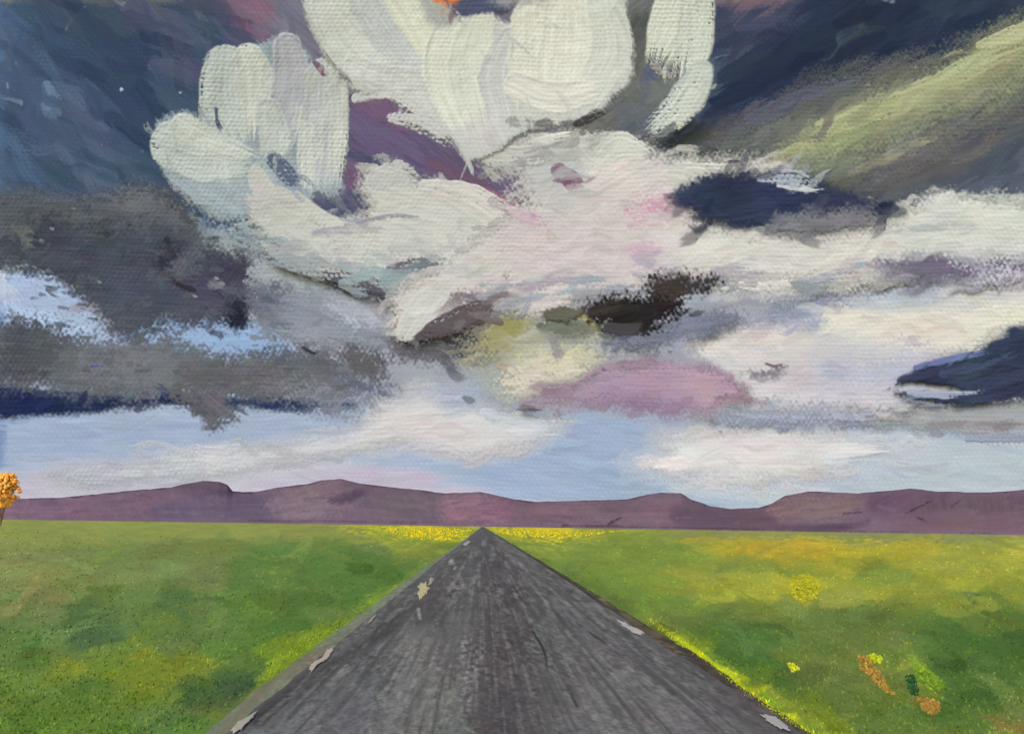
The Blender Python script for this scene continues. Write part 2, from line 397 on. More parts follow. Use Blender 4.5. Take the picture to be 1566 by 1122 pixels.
def rgb_lin(A, K=1.0):
    return np.clip(lin(np.clip(A, 0, 255)) / K, 0, .92)
Dsky = 14000.0
V = CAM + pix_dir(SX, SY) * Dsky
tx = (S.wv - .5) * .15 + (S.h - .4) * .018  # shading of canvas weave and brush relief, put into the emitted sky colour
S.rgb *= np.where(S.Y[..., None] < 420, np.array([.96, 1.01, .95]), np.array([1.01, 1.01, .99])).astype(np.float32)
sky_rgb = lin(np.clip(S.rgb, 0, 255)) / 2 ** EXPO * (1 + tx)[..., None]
nr, nc = SX.shape
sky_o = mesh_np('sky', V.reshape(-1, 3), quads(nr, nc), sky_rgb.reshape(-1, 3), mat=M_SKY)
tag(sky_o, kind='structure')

# ------------------------------------------------------------------ clouds
CLOUD_N = [0]
def cloud(box, name='cloud'):
    x0, y0, x1, y1 = box; x0 -= 50; x1 += 50; y0 -= 40; y1 += 40
    gx = np.arange(x0, x1, STEP); gy = np.arange(y0, y1, STEP)
    X, Y = np.meshgrid(gx, gy)
    return Layer(X, Y)
def build_cloud(Lc, dist0, label, name='cloud', bulge=11, relief=.8, thick=1.0, group=None, cat='cloud', gain=1.0, sm=1.0, sang=0, sspread=22, sln=(16, 55), swd=(5, 18), sjit=5):
    x0, y0 = Lc.X[0, 0], Lc.Y[0, 0]; x1, y1 = Lc.X[0, -1], Lc.Y[-1, 0]
    def find(x, y):
        i = int((y - y0) / STEP); j = int((x - x0) / STEP)
        return (i, j) if 0 <= i < Lc.a.shape[0] and 0 <= j < Lc.a.shape[1] else None
    if sm: smear(Lc, find, (x0, y0, min(x1, 1600), y1), int((min(x1, 1600) - max(x0, -60)) * (y1 - max(y0, -10)) / 380 * sm), sang, spread=sspread, ln=sln, wd=swd, jit=sjit, seed=Lc.seed % 9999, op=.8)
    dist = 6000 + (dist0 - 6000) * .03; bulge *= .26; relief *= .5
    a = Lc.a
    ed = np.minimum(np.minimum(Lc.X - x0, x1 - Lc.X), np.minimum(Lc.Y - y0, y1 - Lc.Y)) + 14 * (fbm(Lc.X / 12, Lc.Y / 12, 77, 2) - .5)
    a = a * sstep((ed - 8) / 14 + (Lc.tex - .5))
    a = np.where(a < .10, 0, a); a[0, :] = a[-1, :] = 0; a[:, 0] = a[:, -1] = 0
    keepv = a > 0
    kq = keepv[:-1, :-1] | keepv[1:, :-1] | keepv[1:, 1:] | keepv[:-1, 1:]
    solid = np.clip((a - .2) * 2, 0, 1)
    b = boxblur(boxblur(boxblur(solid, 10), 10), 6) * .6 + boxblur(boxblur(solid, 4), 3) * .4
    b = b * solid + (1 - solid) * b * .5
    lump = fbm(Lc.X / 48, Lc.Y / 40, Lc.seed, 3)
    hpx = b * bulge * (.55 + .9 * lump) + relief * (boxblur(Lc.h, 1) * .8 + (Lc.wv - .5) * 1.5) * a
    mpp = dist / FPX
    Dr = pix_dir(Lc.X, Lc.Y)
    Fv = CAM + Dr * (dist - (hpx * mpp) - 3)[..., None]
    Bv = CAM + Dr * (dist + 3 + (b * bulge * 2.2 * thick * (.6 + .8 * lump)) * mpp)[..., None]
    nr, nc = a.shape
    idx = np.arange(nr * nc).reshape(nr, nc); off = nr * nc
    q = np.stack([idx[:-1, :-1], idx[1:, :-1], idx[1:, 1:], idx[:-1, 1:]], -1)[kq]
    faces = [q, q[:, ::-1] + off]
    # rim: join front to back along the border of the kept cells
    kp = np.pad(kq, 1)
    top = kp[1:-1, 1:-1] & ~kp[:-2, 1:-1]; bot = kp[1:-1, 1:-1] & ~kp[2:, 1:-1]
    lef = kp[1:-1, 1:-1] & ~kp[1:-1, :-2]; rig = kp[1:-1, 1:-1] & ~kp[1:-1, 2:]
    def rim(A, B, m):
        A = A[m]; B = B[m]
        if len(A): faces.append(np.stack([A, B, B + off, A + off], -1))
    rim(idx[:-1, :-1], idx[:-1, 1:], top); rim(idx[1:, 1:], idx[1:, :-1], bot)
    rim(idx[1:, :-1], idx[:-1, :-1], lef); rim(idx[:-1, 1:], idx[1:, 1:], rig)
    Fq = np.concatenate(faces)
    used = np.unique(Fq); remap = np.zeros(off * 2, np.int64); remap[used] = np.arange(len(used))
    VV = np.concatenate([Fv.reshape(-1, 3), Bv.reshape(-1, 3)])[used]
    C = rgb_lin(Lc.rgb, K_CLOUD / gain).reshape(-1, 3); C = np.concatenate([C, C])[used]
    av = 1 - np.sqrt(np.clip(1 - a, 0, 1)); av = np.concatenate([av.ravel()] * 2)[used]
    o = mesh_np(name, VV, remap[Fq], C, av, M_CLOUD)
    tag(o, label, cat, group or 'clouds across the sky')
    return o

#CLOUDS_BEGIN
WHT, CRM, PNK = (206, 208, 203), (208, 205, 198), (203, 194, 198)
# -- pale green streak, upper right, with its grey skirt
c = cloud((960, 0, 1760, 345))
c.patch([(990, 215), (1060, 195), (1150, 180), (1230, 130), (1330, 105), (1420, 100), (1300, 190), (1200, 245), (1100, 250), (1010, 235)], (100, 102, 106), ang=-25, soft=27.2, rough=8, dry=.35, var=.1)
c.patch([(1190, 260), (1260, 220), (1380, 190), (1480, 170), (1600, 130), (1750, 80), (1750, 150), (1560, 195), (1450, 260), (1350, 300), (1250, 300)], (98, 99, 102), ang=-25, soft=38.08, rough=10, dry=.35, var=.1)
c.stroke([(1150, 185), (1240, 145), (1340, 120)], [26, 30, 16], (92, 96, 112), dry=.6)
c.patch([(1165, 245), (1230, 195), (1320, 150), (1420, 105), (1520, 60), (1600, 30), (1750, -10), (1750, 70), (1600, 130), (1500, 165), (1400, 205), (1300, 250), (1200, 265)], (138, 144, 124), ang=-27, soft=43.52, rough=11, dry=.35, var=.12)
c.patch([(1200, 235), (1290, 185), (1380, 140), (1480, 95), (1560, 50), (1740, 0), (1740, 50), (1590, 110), (1470, 150), (1380, 190), (1270, 235)], (152, 158, 128), ang=-27, soft=38.08, rough=10, dry=.35, var=.14)
c.stroke([(1190, 240), (1290, 190), (1400, 150), (1520, 85), (1640, 50)], [10, 22, 30, 40, 40], (172, 175, 140), dry=.7, var=.1)
c.stroke([(1250, 190), (1350, 150), (1460, 110), (1560, 65)], [8, 14, 20, 26], (176, 180, 146), dry=.8, var=.1)
c.stroke([(1500, 70), (1566, 48), (1640, 20)], [16, 30, 30], (182, 184, 150), dry=.5)
c.stroke([(1300, 265), (1380, 230), (1450, 200)], [8, 16, 10], (146, 146, 128), dry=.6)
build_cloud(c, 11200, 'long pale green streak of cloud slanting across the navy sky', bulge=3, sang=-27, sspread=8, sln=(30, 90))

# -- navy-edged grey bank under the streak
c = cloud((1010, 255, 1420, 372))
c.patch([(1040, 290), (1080, 270), (1150, 262), (1240, 275), (1330, 305), (1360, 322), (1300, 335), (1200, 345), (1110, 342), (1050, 320)], (48, 56, 80), ang=-12, soft=9.6, rough=7, dry=.9, var=.14)
c.patch([(1170, 340), (1230, 325), (1320, 322), (1350, 335), (1280, 358), (1190, 362)], (122, 122, 130), ang=-10, soft=12.8, rough=7, dry=.8)
c.stroke([(1160, 275), (1215, 272), (1265, 298)], [8, 30, 12], (165, 172, 184), dry=1.0, fray=.6)
c.stroke([(1190, 285), (1230, 290), (1262, 292)], [5, 8, 6], (200, 204, 206), dry=.4)
build_cloud(c, 6300, 'dark navy cloud under the pale green streak', bulge=4, sang=-12)

# -- dark grey brown storm cloud, left
c = cloud((-160, 262, 430, 545))
c.patch([(-150, 300), (20, 292), (90, 300), (180, 288), (240, 285), (275, 310), (300, 350), (345, 385), (385, 395), (395, 430), (380, 480), (300, 500), (240, 495), (200, 520), (170, 505), (140, 470), (100, 435), (50, 415), (10, 410), (-150, 420)], (97, 100, 110), ang=5, soft=14.4, rough=9, dry=.7, var=.12)
c.patch([(20, 300), (110, 310), (160, 330), (120, 350), (40, 370), (-20, 360), (-150, 370), (-150, 310)], (107, 112, 118), ang=5, soft=33.6, rough=9, dry=.8)
c.patch([(180, 300), (235, 292), (265, 315), (285, 345), (240, 345), (190, 330)], (119, 122, 128), ang=20, soft=24, rough=9, dry=.8)
c.patch([(40, 345), (90, 335), (180, 345), (270, 350), (265, 395), (240, 420), (110, 425), (60, 415), (20, 395)], (74, 79, 91), ang=5, soft=28.8, rough=12, dry=.8, var=.13)
c.patch([(120, 430), (200, 420), (300, 430), (310, 475), (250, 495), (200, 515), (160, 480)], (81, 87, 101), ang=5, soft=28.8, rough=9, dry=.7, var=.1)
c.patch([(320, 395), (380, 392), (394, 425), (375, 450), (330, 455), (300, 430)], (71, 70, 88), ang=10, soft=21.6, rough=9, dry=.9, var=.14)
c.patch([(270, 430), (330, 430), (370, 450), (368, 495), (320, 485), (280, 465)], (81, 80, 96), ang=10, soft=21.6, rough=9, dry=.9, var=.14)
c.patch([(352, 462), (372, 462), (378, 490), (362, 504), (348, 490)], (41, 44, 58), soft=12, rough=4, dry=.5)
c.patch([(255, 372), (272, 378), (262, 400), (245, 412), (235, 395)], (55, 58, 70), soft=14.4, rough=5, dry=.7)
c.stroke([(272, 435), (290, 442), (302, 448)], [6, 10, 5], (58, 56, 66), dry=.4)
c.stroke([(25, 345), (40, 360), (36, 380)], [16, 26, 10], (118, 122, 122), dry=.8)
for (x, y) in [(78, 349), (62, 368), (52, 408), (110, 318), (330, 425), (338, 434), (296, 452), (150, 430)]:
    c.stroke([(x, y), (x + 6, y + 2)], 3.5, (150, 152, 160), dry=.3)
for k in range(70):
    x = RNG.uniform(40, 380); y = RNG.uniform(320, 490); q = RNG.uniform(-14, 14)
    c.stroke([(x, y), (x + RNG.uniform(6, 22), y + RNG.uniform(-6, 6))], RNG.uniform(3, 9), (92 + q, 92 + q, 100 + q), dry=.9, op=.7)
build_cloud(c, 9000, 'dark charcoal storm cloud at left above the pale blue gap', bulge=11, sang=10, sspread=40, sln=(8, 28), swd=(4, 14), sjit=8, sm=1.3)

# -- long brown grey band, lower left, with navy keel
c = cloud((-160, 478, 640, 672))
c.patch([(-150, 590), (20, 588), (120, 598), (250, 600), (330, 606), (420, 603), (520, 612), (540, 622), (440, 628), (330, 622), (250, 620), (120, 632), (40, 636), (-150, 640)], (39, 50, 82), ang=3, soft=6.6, rough=5, dry=.5, var=.16)
c.patch([(400, 540), (470, 545), (540, 570), (600, 592), (560, 602), (500, 590), (430, 580)], (85, 92, 116), ang=15, soft=19.2, rough=7, dry=.8)
c.patch([(-150, 495), (0, 492), (60, 492), (100, 515), (180, 522), (260, 515), (330, 545), (400, 540), (470, 540), (560, 545), (590, 560), (575, 580), (520, 575), (540, 605), (480, 612), (390, 604), (300, 600), (220, 612), (120, 606), (60, 592), (-150, 590)], (109, 113, 120), ang=4, soft=16.8, rough=9, dry=.8, var=.1)
c.patch([(10, 500), (60, 495), (120, 520), (90, 560), (40, 580), (0, 570)], (89, 92, 100), ang=8, soft=28.8, rough=9, dry=.8, var=.1)
c.patch([(120, 535), (230, 530), (300, 560), (240, 590), (150, 585), (110, 560)], (123, 126, 130), ang=0, soft=33.6, rough=9, dry=.8)
c.patch([(280, 560), (400, 552), (480, 560), (500, 590), (400, 600), (300, 595)], (99, 99, 102), ang=0, soft=28.8, rough=9, dry=.8, var=.1)
c.patch([(530, 535), (580, 540), (585, 560), (560, 572), (530, 560)], (93, 92, 94), ang=10, soft=19.2, rough=7, dry=1)
c.patch([(262, 598), (340, 596), (352, 620), (365, 640), (340, 645), (322, 655), (300, 630)], (105, 105, 108), ang=40, soft=12, rough=8, dry=1.0, var=.1)
c.patch([(430, 590), (520, 600), (560, 620), (520, 636), (470, 620)], (139, 142, 150), ang=20, soft=24, rough=9, dry=1.2, op=.8)
c.stroke([(464, 533), (480, 540), (488, 538)], 6, (58, 60, 66), dry=.5)
c.stroke([(140, 560), (152, 559), (162, 560)], 2.5, (88, 74, 190), dry=.2)
for k in range(60):
    x = RNG.uniform(10, 520); y = RNG.uniform(515, 600); q = RNG.uniform(-12, 16)
    c.stroke([(x, y), (x + RNG.uniform(6, 26), y + RNG.uniform(-5, 7))], RNG.uniform(3, 9), (108 + q, 108 + q, 110 + q), dry=.9, op=.7)
build_cloud(c, 8400, 'long brown grey cloud band at lower left with navy underside', bulge=9, sang=0, sspread=35, sln=(8, 30), swd=(4, 13), sjit=7, sm=1.3)

# -- blue grey shelf, centre left
c = cloud((360, 370, 800, 600))
c.patch([(385, 380), (430, 400), (520, 425), (600, 450), (680, 480), (760, 470), (770, 500), (760, 548), (640, 548), (560, 540), (480, 535), (420, 520), (385, 480)], (146, 151, 162), ang=10, soft=21.6, rough=9, dry=.9, var=.09)
c.patch([(400, 395), (460, 410), (520, 425), (500, 450), (430, 445), (385, 425)], (176, 184, 190), ang=15, soft=19.2, rough=9, dry=1.0)
c.patch([(385, 440), (440, 448), (460, 475), (420, 480), (385, 470)], (112, 116, 128), ang=20, soft=19.2, rough=9, dry=1.1, var=.12)
c.patch([(440, 470), (540, 455), (600, 480), (680, 505), (640, 530), (540, 520), (460, 500)], (142, 148, 160), ang=15, soft=24, rough=9, dry=.9)
c.patch([(505, 470), (570, 460), (620, 480), (680, 515), (640, 520), (560, 500)], (180, 188, 198), ang=20, soft=19.2, rough=9, dry=1.1)
c.patch([(500, 412), (560, 425), (640, 440), (620, 470), (600, 462), (560, 450), (505, 435)], (94, 94, 104), ang=22, soft=14.4, rough=8, dry=1.2, var=.16)
c.patch([(600, 510), (700, 508), (775, 490), (790, 530), (740, 552), (630, 548)], (98, 98, 106), ang=-5, soft=14.4, rough=7, dry=.8, var=.1)
build_cloud(c, 8800, 'blue grey shelf of cloud below the white bank', bulge=7, sang=18)

# -- white heap, left: fat petal strokes
c = cloud((225, 40, 560, 405))
c.patch([(250, 180), (290, 168), (310, 175), (312, 110), (330, 78), (380, 75), (415, 60), (445, 55), (490, 100), (535, 130), (520, 200), (525, 300), (480, 300), (470, 340), (400, 330), (340, 340), (290, 310), (248, 260), (240, 215)], (158, 168, 178), ang=65, soft=6, rough=6, dry=.9, var=.08)
c.stroke([(290, 250), (330, 280), (390, 330)], [80, 84, 40], (168, 180, 188), dry=.85, edge=5)
c.stroke([(268, 222), (320, 236), (400, 246)], [78, 92, 30], (196, 203, 200), dry=.6, edge=4)
c.stroke([(282, 196), (330, 220), (400, 243)], [46, 40, 12], (206, 210, 204), dry=.5, edge=4)
c.stroke([(345, 100), (342, 150), (372, 230)], [64, 76, 30], (194, 201, 199), dry=.6, edge=4)
c.stroke([(380, 88), (392, 130), (388, 220)], [44, 58, 24], (207, 210, 204), dry=.55, edge=4)
c.stroke([(440, 72), (444, 130), (420, 250)], [44, 62, 40], (182, 182, 192), dry=.55, bwid=2)
c.stroke([(410, 170), (420, 215), (405, 250)], [40, 50, 26], (196, 201, 198), dry=.8)
c.stroke([(500, 118), (498, 200), (482, 305)], [62, 72, 40], (190, 192, 196), dry=.55, edge=4, bwid=1.8)
c.stroke([(520, 135), (518, 210), (512, 300)], [24, 30, 20], (205, 207, 203), dry=.5, bwid=1.6)
c.stroke([(470, 200), (468, 250), (470, 300)], [26, 30, 20], (206, 209, 205), dry=.6, bwid=1.6)
c.stroke([(420, 245), (440, 268), (456, 292)], [24, 26, 12], (98, 108, 132), dry=.7)
c.stroke([(330, 165), (333, 190), (345, 205)], [5, 6, 4], (92, 100, 122), dry=.3)
c.stroke([(480, 95), (495, 110), (505, 118)], [8, 12, 6], (128, 102, 124), dry=.6)
c.patch([(330, 330), (400, 345), (430, 385), (390, 375)], (160, 174, 184), ang=30, soft=10, rough=8, dry=1.3)
for k in range(30):
    t = RNG.uniform(0, 1); x = RNG.uniform(310, 520); y = RNG.uniform(80, 260); q = RNG.uniform(-12, 8)
    c.stroke([(x, y), (x + RNG.uniform(-6, 6), y + RNG.uniform(20, 50))], RNG.uniform(5, 18), (200 + q, 204 + q, 201 + q), dry=.95, op=.7, bwid=1.6)
build_cloud(c, 7300, gain=1.1, label= 'white puffy cloud of rounded lobes, left of the mauve gap', bulge=11, relief=1.0, sang=80, sln=(20, 70), swd=(3, 9), sm=.15)

# -- slanting white lobe that runs down into the bank
c = cloud((350, 240, 800, 470))
c.stroke([(395, 275), (430, 320), (500, 375), (640, 420)], [44, 80, 90, 50], (204, 205, 200), dry=.55, edge=5)
c.patch([(380, 262), (420, 280), (470, 320), (500, 342), (560, 320), (545, 290), (560, 265), (590, 252), (625, 262), (645, 275), (700, 290), (790, 325), (790, 440), (700, 460), (640, 460), (560, 435), (470, 400), (400, 360), (370, 310)], (204, 204, 200), ang=18, soft=13.6, rough=7, dry=.6, var=.03)
c.stroke([(575, 275), (610, 262), (640, 285)], [30, 36, 20], (196, 197, 196), dry=.8)
c.stroke([(650, 285), (720, 305), (790, 350)], [20, 50, 50], (206, 203, 200), dry=.4)
c.stroke([(530, 345), (600, 330), (640, 335), (660, 345)], [8, 8, 8, 4], (162, 160, 170), dry=.9)
c.stroke([(480, 355), (540, 350), (590, 350)], [10, 14, 8], (184, 180, 188), dry=1)
c.patch([(610, 405), (680, 398), (720, 400), (690, 430), (640, 455), (590, 440)], (176, 176, 182), ang=12, soft=32.6, rough=9, dry=1.2)
c.stroke([(645, 408), (665, 414), (650, 424)], [14, 20, 14], (112, 110, 118), dry=1.1)
c.stroke([(492, 418), (560, 432), (620, 462)], [16, 30, 18], (92, 92, 102), dry=.95)
c.stroke([(596, 412), (640, 404), (690, 400)], [14, 24, 10], (112, 112, 118), dry=1.0)
c.stroke([(400, 372), (470, 405), (600, 420)], [12, 34, 30], (186, 190, 190), dry=.9)
for k in range(40):
    x = RNG.uniform(400, 640); y = 375 + (x - 400) * .28 + RNG.uniform(-14, 26)
    c.stroke([(x, y), (x + RNG.uniform(30, 70), y + RNG.uniform(4, 22))], RNG.uniform(6, 18), (168 + RNG.uniform(-20, 16), 173, 178), dry=1.0, op=.8)
build_cloud(c, 7080, 'white cloud swooping down from left below the mauve gap', bulge=8, sang=20, sm=.8)

# -- big pinkish white bank, centre
c = cloud((560, 190, 1420, 580))
c.patch([(600, 440), (680, 400), (760, 340), (800, 320), (800, 280), (740, 250), (760, 225), (860, 205), (920, 220), (960, 215), (1010, 245), (1060, 240), (1150, 245), (1210, 262), (1130, 280), (1060, 290), (1040, 320), (1100, 345), (1200, 355), (1330, 340), (1410, 350), (1400, 400), (1330, 420), (1200, 430), (1080, 430), (980, 440), (900, 460), (830, 480), (760, 470), (690, 500), (620, 516), (600, 500)], (201, 198, 194), ang=-8, soft=16.3, rough=8, dry=.6, var=.03)
c.patch([(740, 245), (870, 210), (915, 225), (900, 290), (870, 330), (800, 310), (790, 270)], (190, 190, 190), ang=-15, soft=21.8, rough=8, dry=1.0, var=.05)
c.stroke([(750, 240), (830, 235), (930, 205)], [30, 34, 10], (200, 202, 198), dry=.6, bwid=2)
c.stroke([(815, 217), (850, 208), (880, 203)], [8, 10, 5], (218, 218, 214), dry=.2)
c.patch([(900, 250), (940, 215), (985, 225), (1040, 260), (1010, 310), (960, 340), (890, 330)], (207, 202, 202), ang=-30, soft=21.8, rough=6, dry=.5)
c.stroke([(915, 245), (950, 222), (1000, 240)], [30, 44, 14], (203, 206, 200), dry=.5)
c.stroke([(855, 262), (880, 280), (872, 300)], [26, 26, 10], (138, 118, 134), dry=.9)
c.stroke([(868, 278), (876, 290), (870, 300)], [16, 16, 6], (122, 92, 116), dry=.6)
c.patch([(800, 320), (880, 325), (960, 340), (1010, 370), (980, 430), (860, 455), (780, 440), (760, 370)], (202, 193, 194), ang=-5, soft=59.8, rough=10, dry=.6, var=.03)
c.patch([(965, 315), (1000, 307), (1050, 310), (1040, 325), (975, 332)], (200, 152, 176), ang=-5, soft=19, rough=5, dry=.8)
c.patch([(960, 378), (1000, 376), (1020, 388), (990, 398)], (192, 158, 180), ang=15, soft=19, rough=5, dry=.8)
c.patch([(980, 396), (1020, 395), (1040, 402), (990, 405)], (172, 170, 190), soft=16.3, rough=4, dry=.9)
c.stroke([(780, 320), (815, 335), (850, 340)], [14, 20, 10], (196, 160, 182), dry=.8)
c.patch([(1050, 360), (1150, 360), (1300, 350), (1380, 355), (1300, 400), (1150, 410), (1060, 395)], (206, 206, 200), ang=-5, soft=43.5, rough=10, dry=.6)
c.stroke([(1040, 270), (1100, 262), (1200, 262)], [44, 24, 10], (200, 200, 197), dry=.8)
c.patch([(610, 470), (680, 430), (695, 432), (690, 470), (640, 510), (612, 512)], (196, 196, 192), ang=-38, soft=7.5, rough=6, dry=.8)
c.stroke([(620, 508), (650, 470), (700, 425)], [30, 50, 26], (198, 198, 194), dry=.8)
c.patch([(690, 455), (740, 450), (780, 432), (775, 480), (700, 510), (640, 515), (680, 490)], (124, 112, 118), ang=-25, soft=16.3, rough=7, dry=1.3, var=.14)
c.patch([(655, 480), (700, 470), (690, 490), (650, 500)], (200, 194, 196), ang=-30, soft=16.3, rough=6, dry=1.1)
c.patch([(740, 440), (800, 445), (880, 465), (830, 480), (780, 470)], (202, 195, 192), ang=0, soft=21.8, rough=6, dry=.8)
for k in range(120):
    x = RNG.uniform(720, 1330); y = RNG.uniform(300, 430); q = RNG.uniform(-6, 6); pk = RNG.uniform(0, 8) if x < 1050 else 0
    c.stroke([(x, y), (x + RNG.uniform(20, 60), y + RNG.uniform(-12, 12))], RNG.uniform(6, 20), (204 + q, 200 + q - pk, 198 + q), dry=.9, op=.6)
c.stroke([(640, 512), (705, 488), (785, 450)], [20, 40, 26], (92, 84, 88), dry=.95)
c.stroke([(622, 508), (650, 468), (700, 424)], [26, 46, 20], (202, 202, 197), dry=.7)
c.stroke([(880, 215), (820, 240), (750, 262)], [16, 30, 20], (168, 168, 170), dry=1.0)
for k in range(46):
    x = RNG.uniform(700, 1350); y = 455 + RNG.uniform(-22, 14) - (x - 700) * .06
    c.stroke([(x, y), (x + RNG.uniform(30, 80), y + RNG.uniform(-14, 4))], RNG.uniform(6, 16), (160 + RNG.uniform(-12, 16), 162, 172), dry=1.0, op=.8)
build_cloud(c, 6900, 'broad pinkish white cloud bank in the middle of the sky', bulge=9, sang=-8, sspread=18, sln=(16, 70))

# -- big white heap, top centre
c = cloud((455, -60, 985, 262))
c.patch([(468, 30), (476, -50), (640, -55), (660, 20), (700, 25), (740, 12), (775, 35), (790, 10), (830, -50), (945, -50), (960, 30), (968, 70), (966, 118), (930, 160), (880, 185), (800, 205), (760, 235), (712, 245), (690, 215), (660, 205), (630, 175), (600, 150), (545, 142), (530, 120), (500, 90)], (190, 192, 192), ang=60, soft=4.4, rough=5, dry=.5, var=.04)
c.stroke([(500, 10), (545, 75), (640, 150)], [50, 80, 50], (203, 206, 204), dry=.5, edge=5, bwid=2)
c.stroke([(560, -10), (600, 50), (660, 130)], [60, 74, 30], (192, 196, 200), dry=.45, edge=5, bwid=2)
c.stroke([(600, -20), (640, 40), (664, 110)], [50, 54, 20], (213, 213, 203), dry=.4, edge=5, bwid=2)
c.stroke([(540, 100), (600, 120), (665, 120)], [30, 40, 30], (200, 202, 203), dry=.5, bwid=2)
c.stroke([(545, 150), (600, 145), (650, 180)], [16, 22, 30], (196, 196, 198), dry=.9)
c.stroke([(600, 180), (650, 190), (700, 225)], [16, 34, 20], (192, 192, 196), dry=.9)
c.stroke([(690, 40), (680, 110), (720, 210)], [50, 70, 50], (208, 210, 202), dry=.3, edge=5, bwid=2)
c.stroke([(735, 25), (720, 100), (740, 200)], [44, 74, 60], (205, 207, 200), dry=.35, edge=5, bwid=2)
c.stroke([(780, 60), (765, 120), (780, 190)], [40, 70, 50], (192, 194, 197), dry=.5, bwid=2.2)
c.stroke([(812, 30), (815, 100), (810, 180)], [60, 80, 50], (210, 210, 203), dry=.3, edge=5, bwid=2)
c.stroke([(870, -10), (865, 90), (850, 170)], [70, 90, 60], (211, 211, 205), dry=.3, edge=5, bwid=2)
c.stroke([(925, 5), (935, 80), (890, 160)], [56, 66, 50], (198, 202, 198), dry=.6, edge=5, bwid=2)
c.stroke([(940, 20), (955, 70), (945, 130)], [20, 26, 20], (196, 200, 196), dry=.6)
c.stroke([(790, 130), (850, 150), (930, 130)], [40, 50, 30], (207, 206, 202), dry=.5)
c.stroke([(780, 185), (810, 190), (850, 195)], [14, 22, 12], (150, 150, 152), dry=1.1)
c.stroke([(822, 190), (838, 188), (852, 198)], [10, 18, 12], (118, 118, 120), dry=1.1)
c.stroke([(880, 190), (900, 182), (935, 165)], [10, 14, 6], (72, 68, 72), dry=.9)
c.patch([(640, -30), (690, -30), (700, 15), (690, 40), (665, 38), (650, 20)], (172, 176, 178), ang=40, soft=8, rough=5)
c.patch([(685, -20), (790, -20), (785, 6), (770, 22), (745, 20), (700, 24), (690, 14)], (78, 86, 112), ang=0, soft=4.4, rough=5)
c.patch([(655, -16), (700, -16), (703, 4), (672, 7)], (216, 122, 84), soft=4.4, rough=4)
c.patch([(735, -20), (800, -20), (850, 0), (800, 6), (770, 14)], (168, 164, 168), soft=9.6, rough=5, op=.7)
build_cloud(c, 6560, gain=1.22, label= 'large white heap of cloud at the top, made of broad overlapping lobes', bulge=11, relief=.75, sang=75, sln=(20, 60), swd=(3, 9), sm=.5, sjit=4)

# -- tall white lobe right of the heap
c = cloud((960, -60, 1110, 235))
c.stroke([(1040, -20), (1020, 50), (1000, 115)], [70, 62, 30], (203, 207, 200), dry=.35, edge=5, bwid=2)
c.stroke([(1068, -20), (1062, 60), (1045, 140)], [50, 60, 44], (198, 203, 198), dry=.45, edge=5, bwid=2)
c.stroke([(1072, 110), (1050, 150), (980, 210)], [40, 56, 14], (188, 195, 192), dry=.7, edge=5)
c.stroke([(1060, 150), (1030, 185), (985, 205)], [44, 34, 10], (192, 198, 193), dry=.8)
c.stroke([(1000, 100), (1025, 115), (1045, 90)], [14, 20, 10], (150, 150, 150), dry=1.1)
c.stroke([(1030, 190), (1015, 205), (985, 216)], [10, 14, 6], (120, 124, 128), dry=.8)
build_cloud(c, 6620, gain=1.14, label= 'tall narrow white cloud lobe between the white heap and navy sky', bulge=9, relief=1.1, sang=-75, sm=.4, sln=(20, 60), swd=(3, 9))

# -- right pale bank
c = cloud((1060, 278, 1760, 480))
c.patch([(1395, 315), (1430, 298), (1500, 300), (1566, 305), (1750, 300), (1750, 450), (1560, 400), (1480, 420), (1400, 425), (1300, 440), (1180, 450), (1090, 445), (1090, 410), (1170, 380), (1280, 365), (1350, 345)], (202, 204, 199), ang=-6, soft=15.4, rough=8, dry=.6, var=.035)
c.patch([(1150, 380), (1280, 375), (1370, 370), (1330, 410), (1240, 425), (1150, 415)], (205, 201, 198), ang=-5, soft=41, rough=9)
c.stroke([(1370, 352), (1440, 345), (1500, 340)], [8, 14, 8], (172, 178, 180), dry=.9)
c.patch([(1330, 400), (1400, 388), (1460, 388), (1566, 393), (1750, 390), (1750, 425), (1566, 424), (1450, 426), (1390, 425), (1320, 410)], (112, 106, 128), ang=-3, soft=12.8, rough=6, dry=.8, var=.1)
c.patch([(1460, 385), (1560, 378), (1566, 392), (1500, 402), (1465, 400)], (190, 190, 192), ang=-3, soft=15.4, rough=7, dry=1.3)
c.patch([(1490, 412), (1566, 416), (1560, 430), (1500, 432)], (184, 182, 192), ang=0, soft=12.8, rough=6, dry=1.2)
build_cloud(c, 6860, 'long white cloud bank at right, split by a dull violet gap', bulge=7, sang=-4, sspread=14)

# -- right middle pale bank, pink below
c = cloud((1040, 415, 1760, 668))
c.patch([(1080, 500), (1180, 480), (1260, 455), (1380, 430), (1450, 425), (1566, 425), (1750, 430), (1750, 480), (1566, 500), (1500, 530), (1430, 545), (1480, 580), (1440, 620), (1300, 635), (1150, 620), (1100, 600), (1060, 560)], (188, 189, 190), ang=-4, soft=19.2, rough=9, dry=.7, var=.04)
c.patch([(1240, 450), (1330, 430), (1420, 425), (1440, 445), (1380, 470), (1290, 470), (1170, 505), (1130, 500)], (140, 146, 166), ang=-10, soft=16.8, rough=8, dry=.9, var=.08)
c.patch([(1300, 455), (1400, 440), (1430, 450), (1400, 475), (1300, 476)], (172, 180, 188), ang=-8, soft=19.2, rough=8, dry=1)
c.patch([(1260, 475), (1330, 472), (1440, 478), (1560, 460), (1750, 440), (1750, 480), (1566, 500), (1480, 535), (1400, 540), (1290, 510), (1255, 495)], (209, 205, 192), ang=-7, soft=16.8, rough=7, dry=.5, var=.025)
c.patch([(1190, 490), (1250, 480), (1262, 500), (1240, 520), (1190, 512)], (150, 154, 174), ang=-10, soft=14.4, rough=6, dry=1.1)
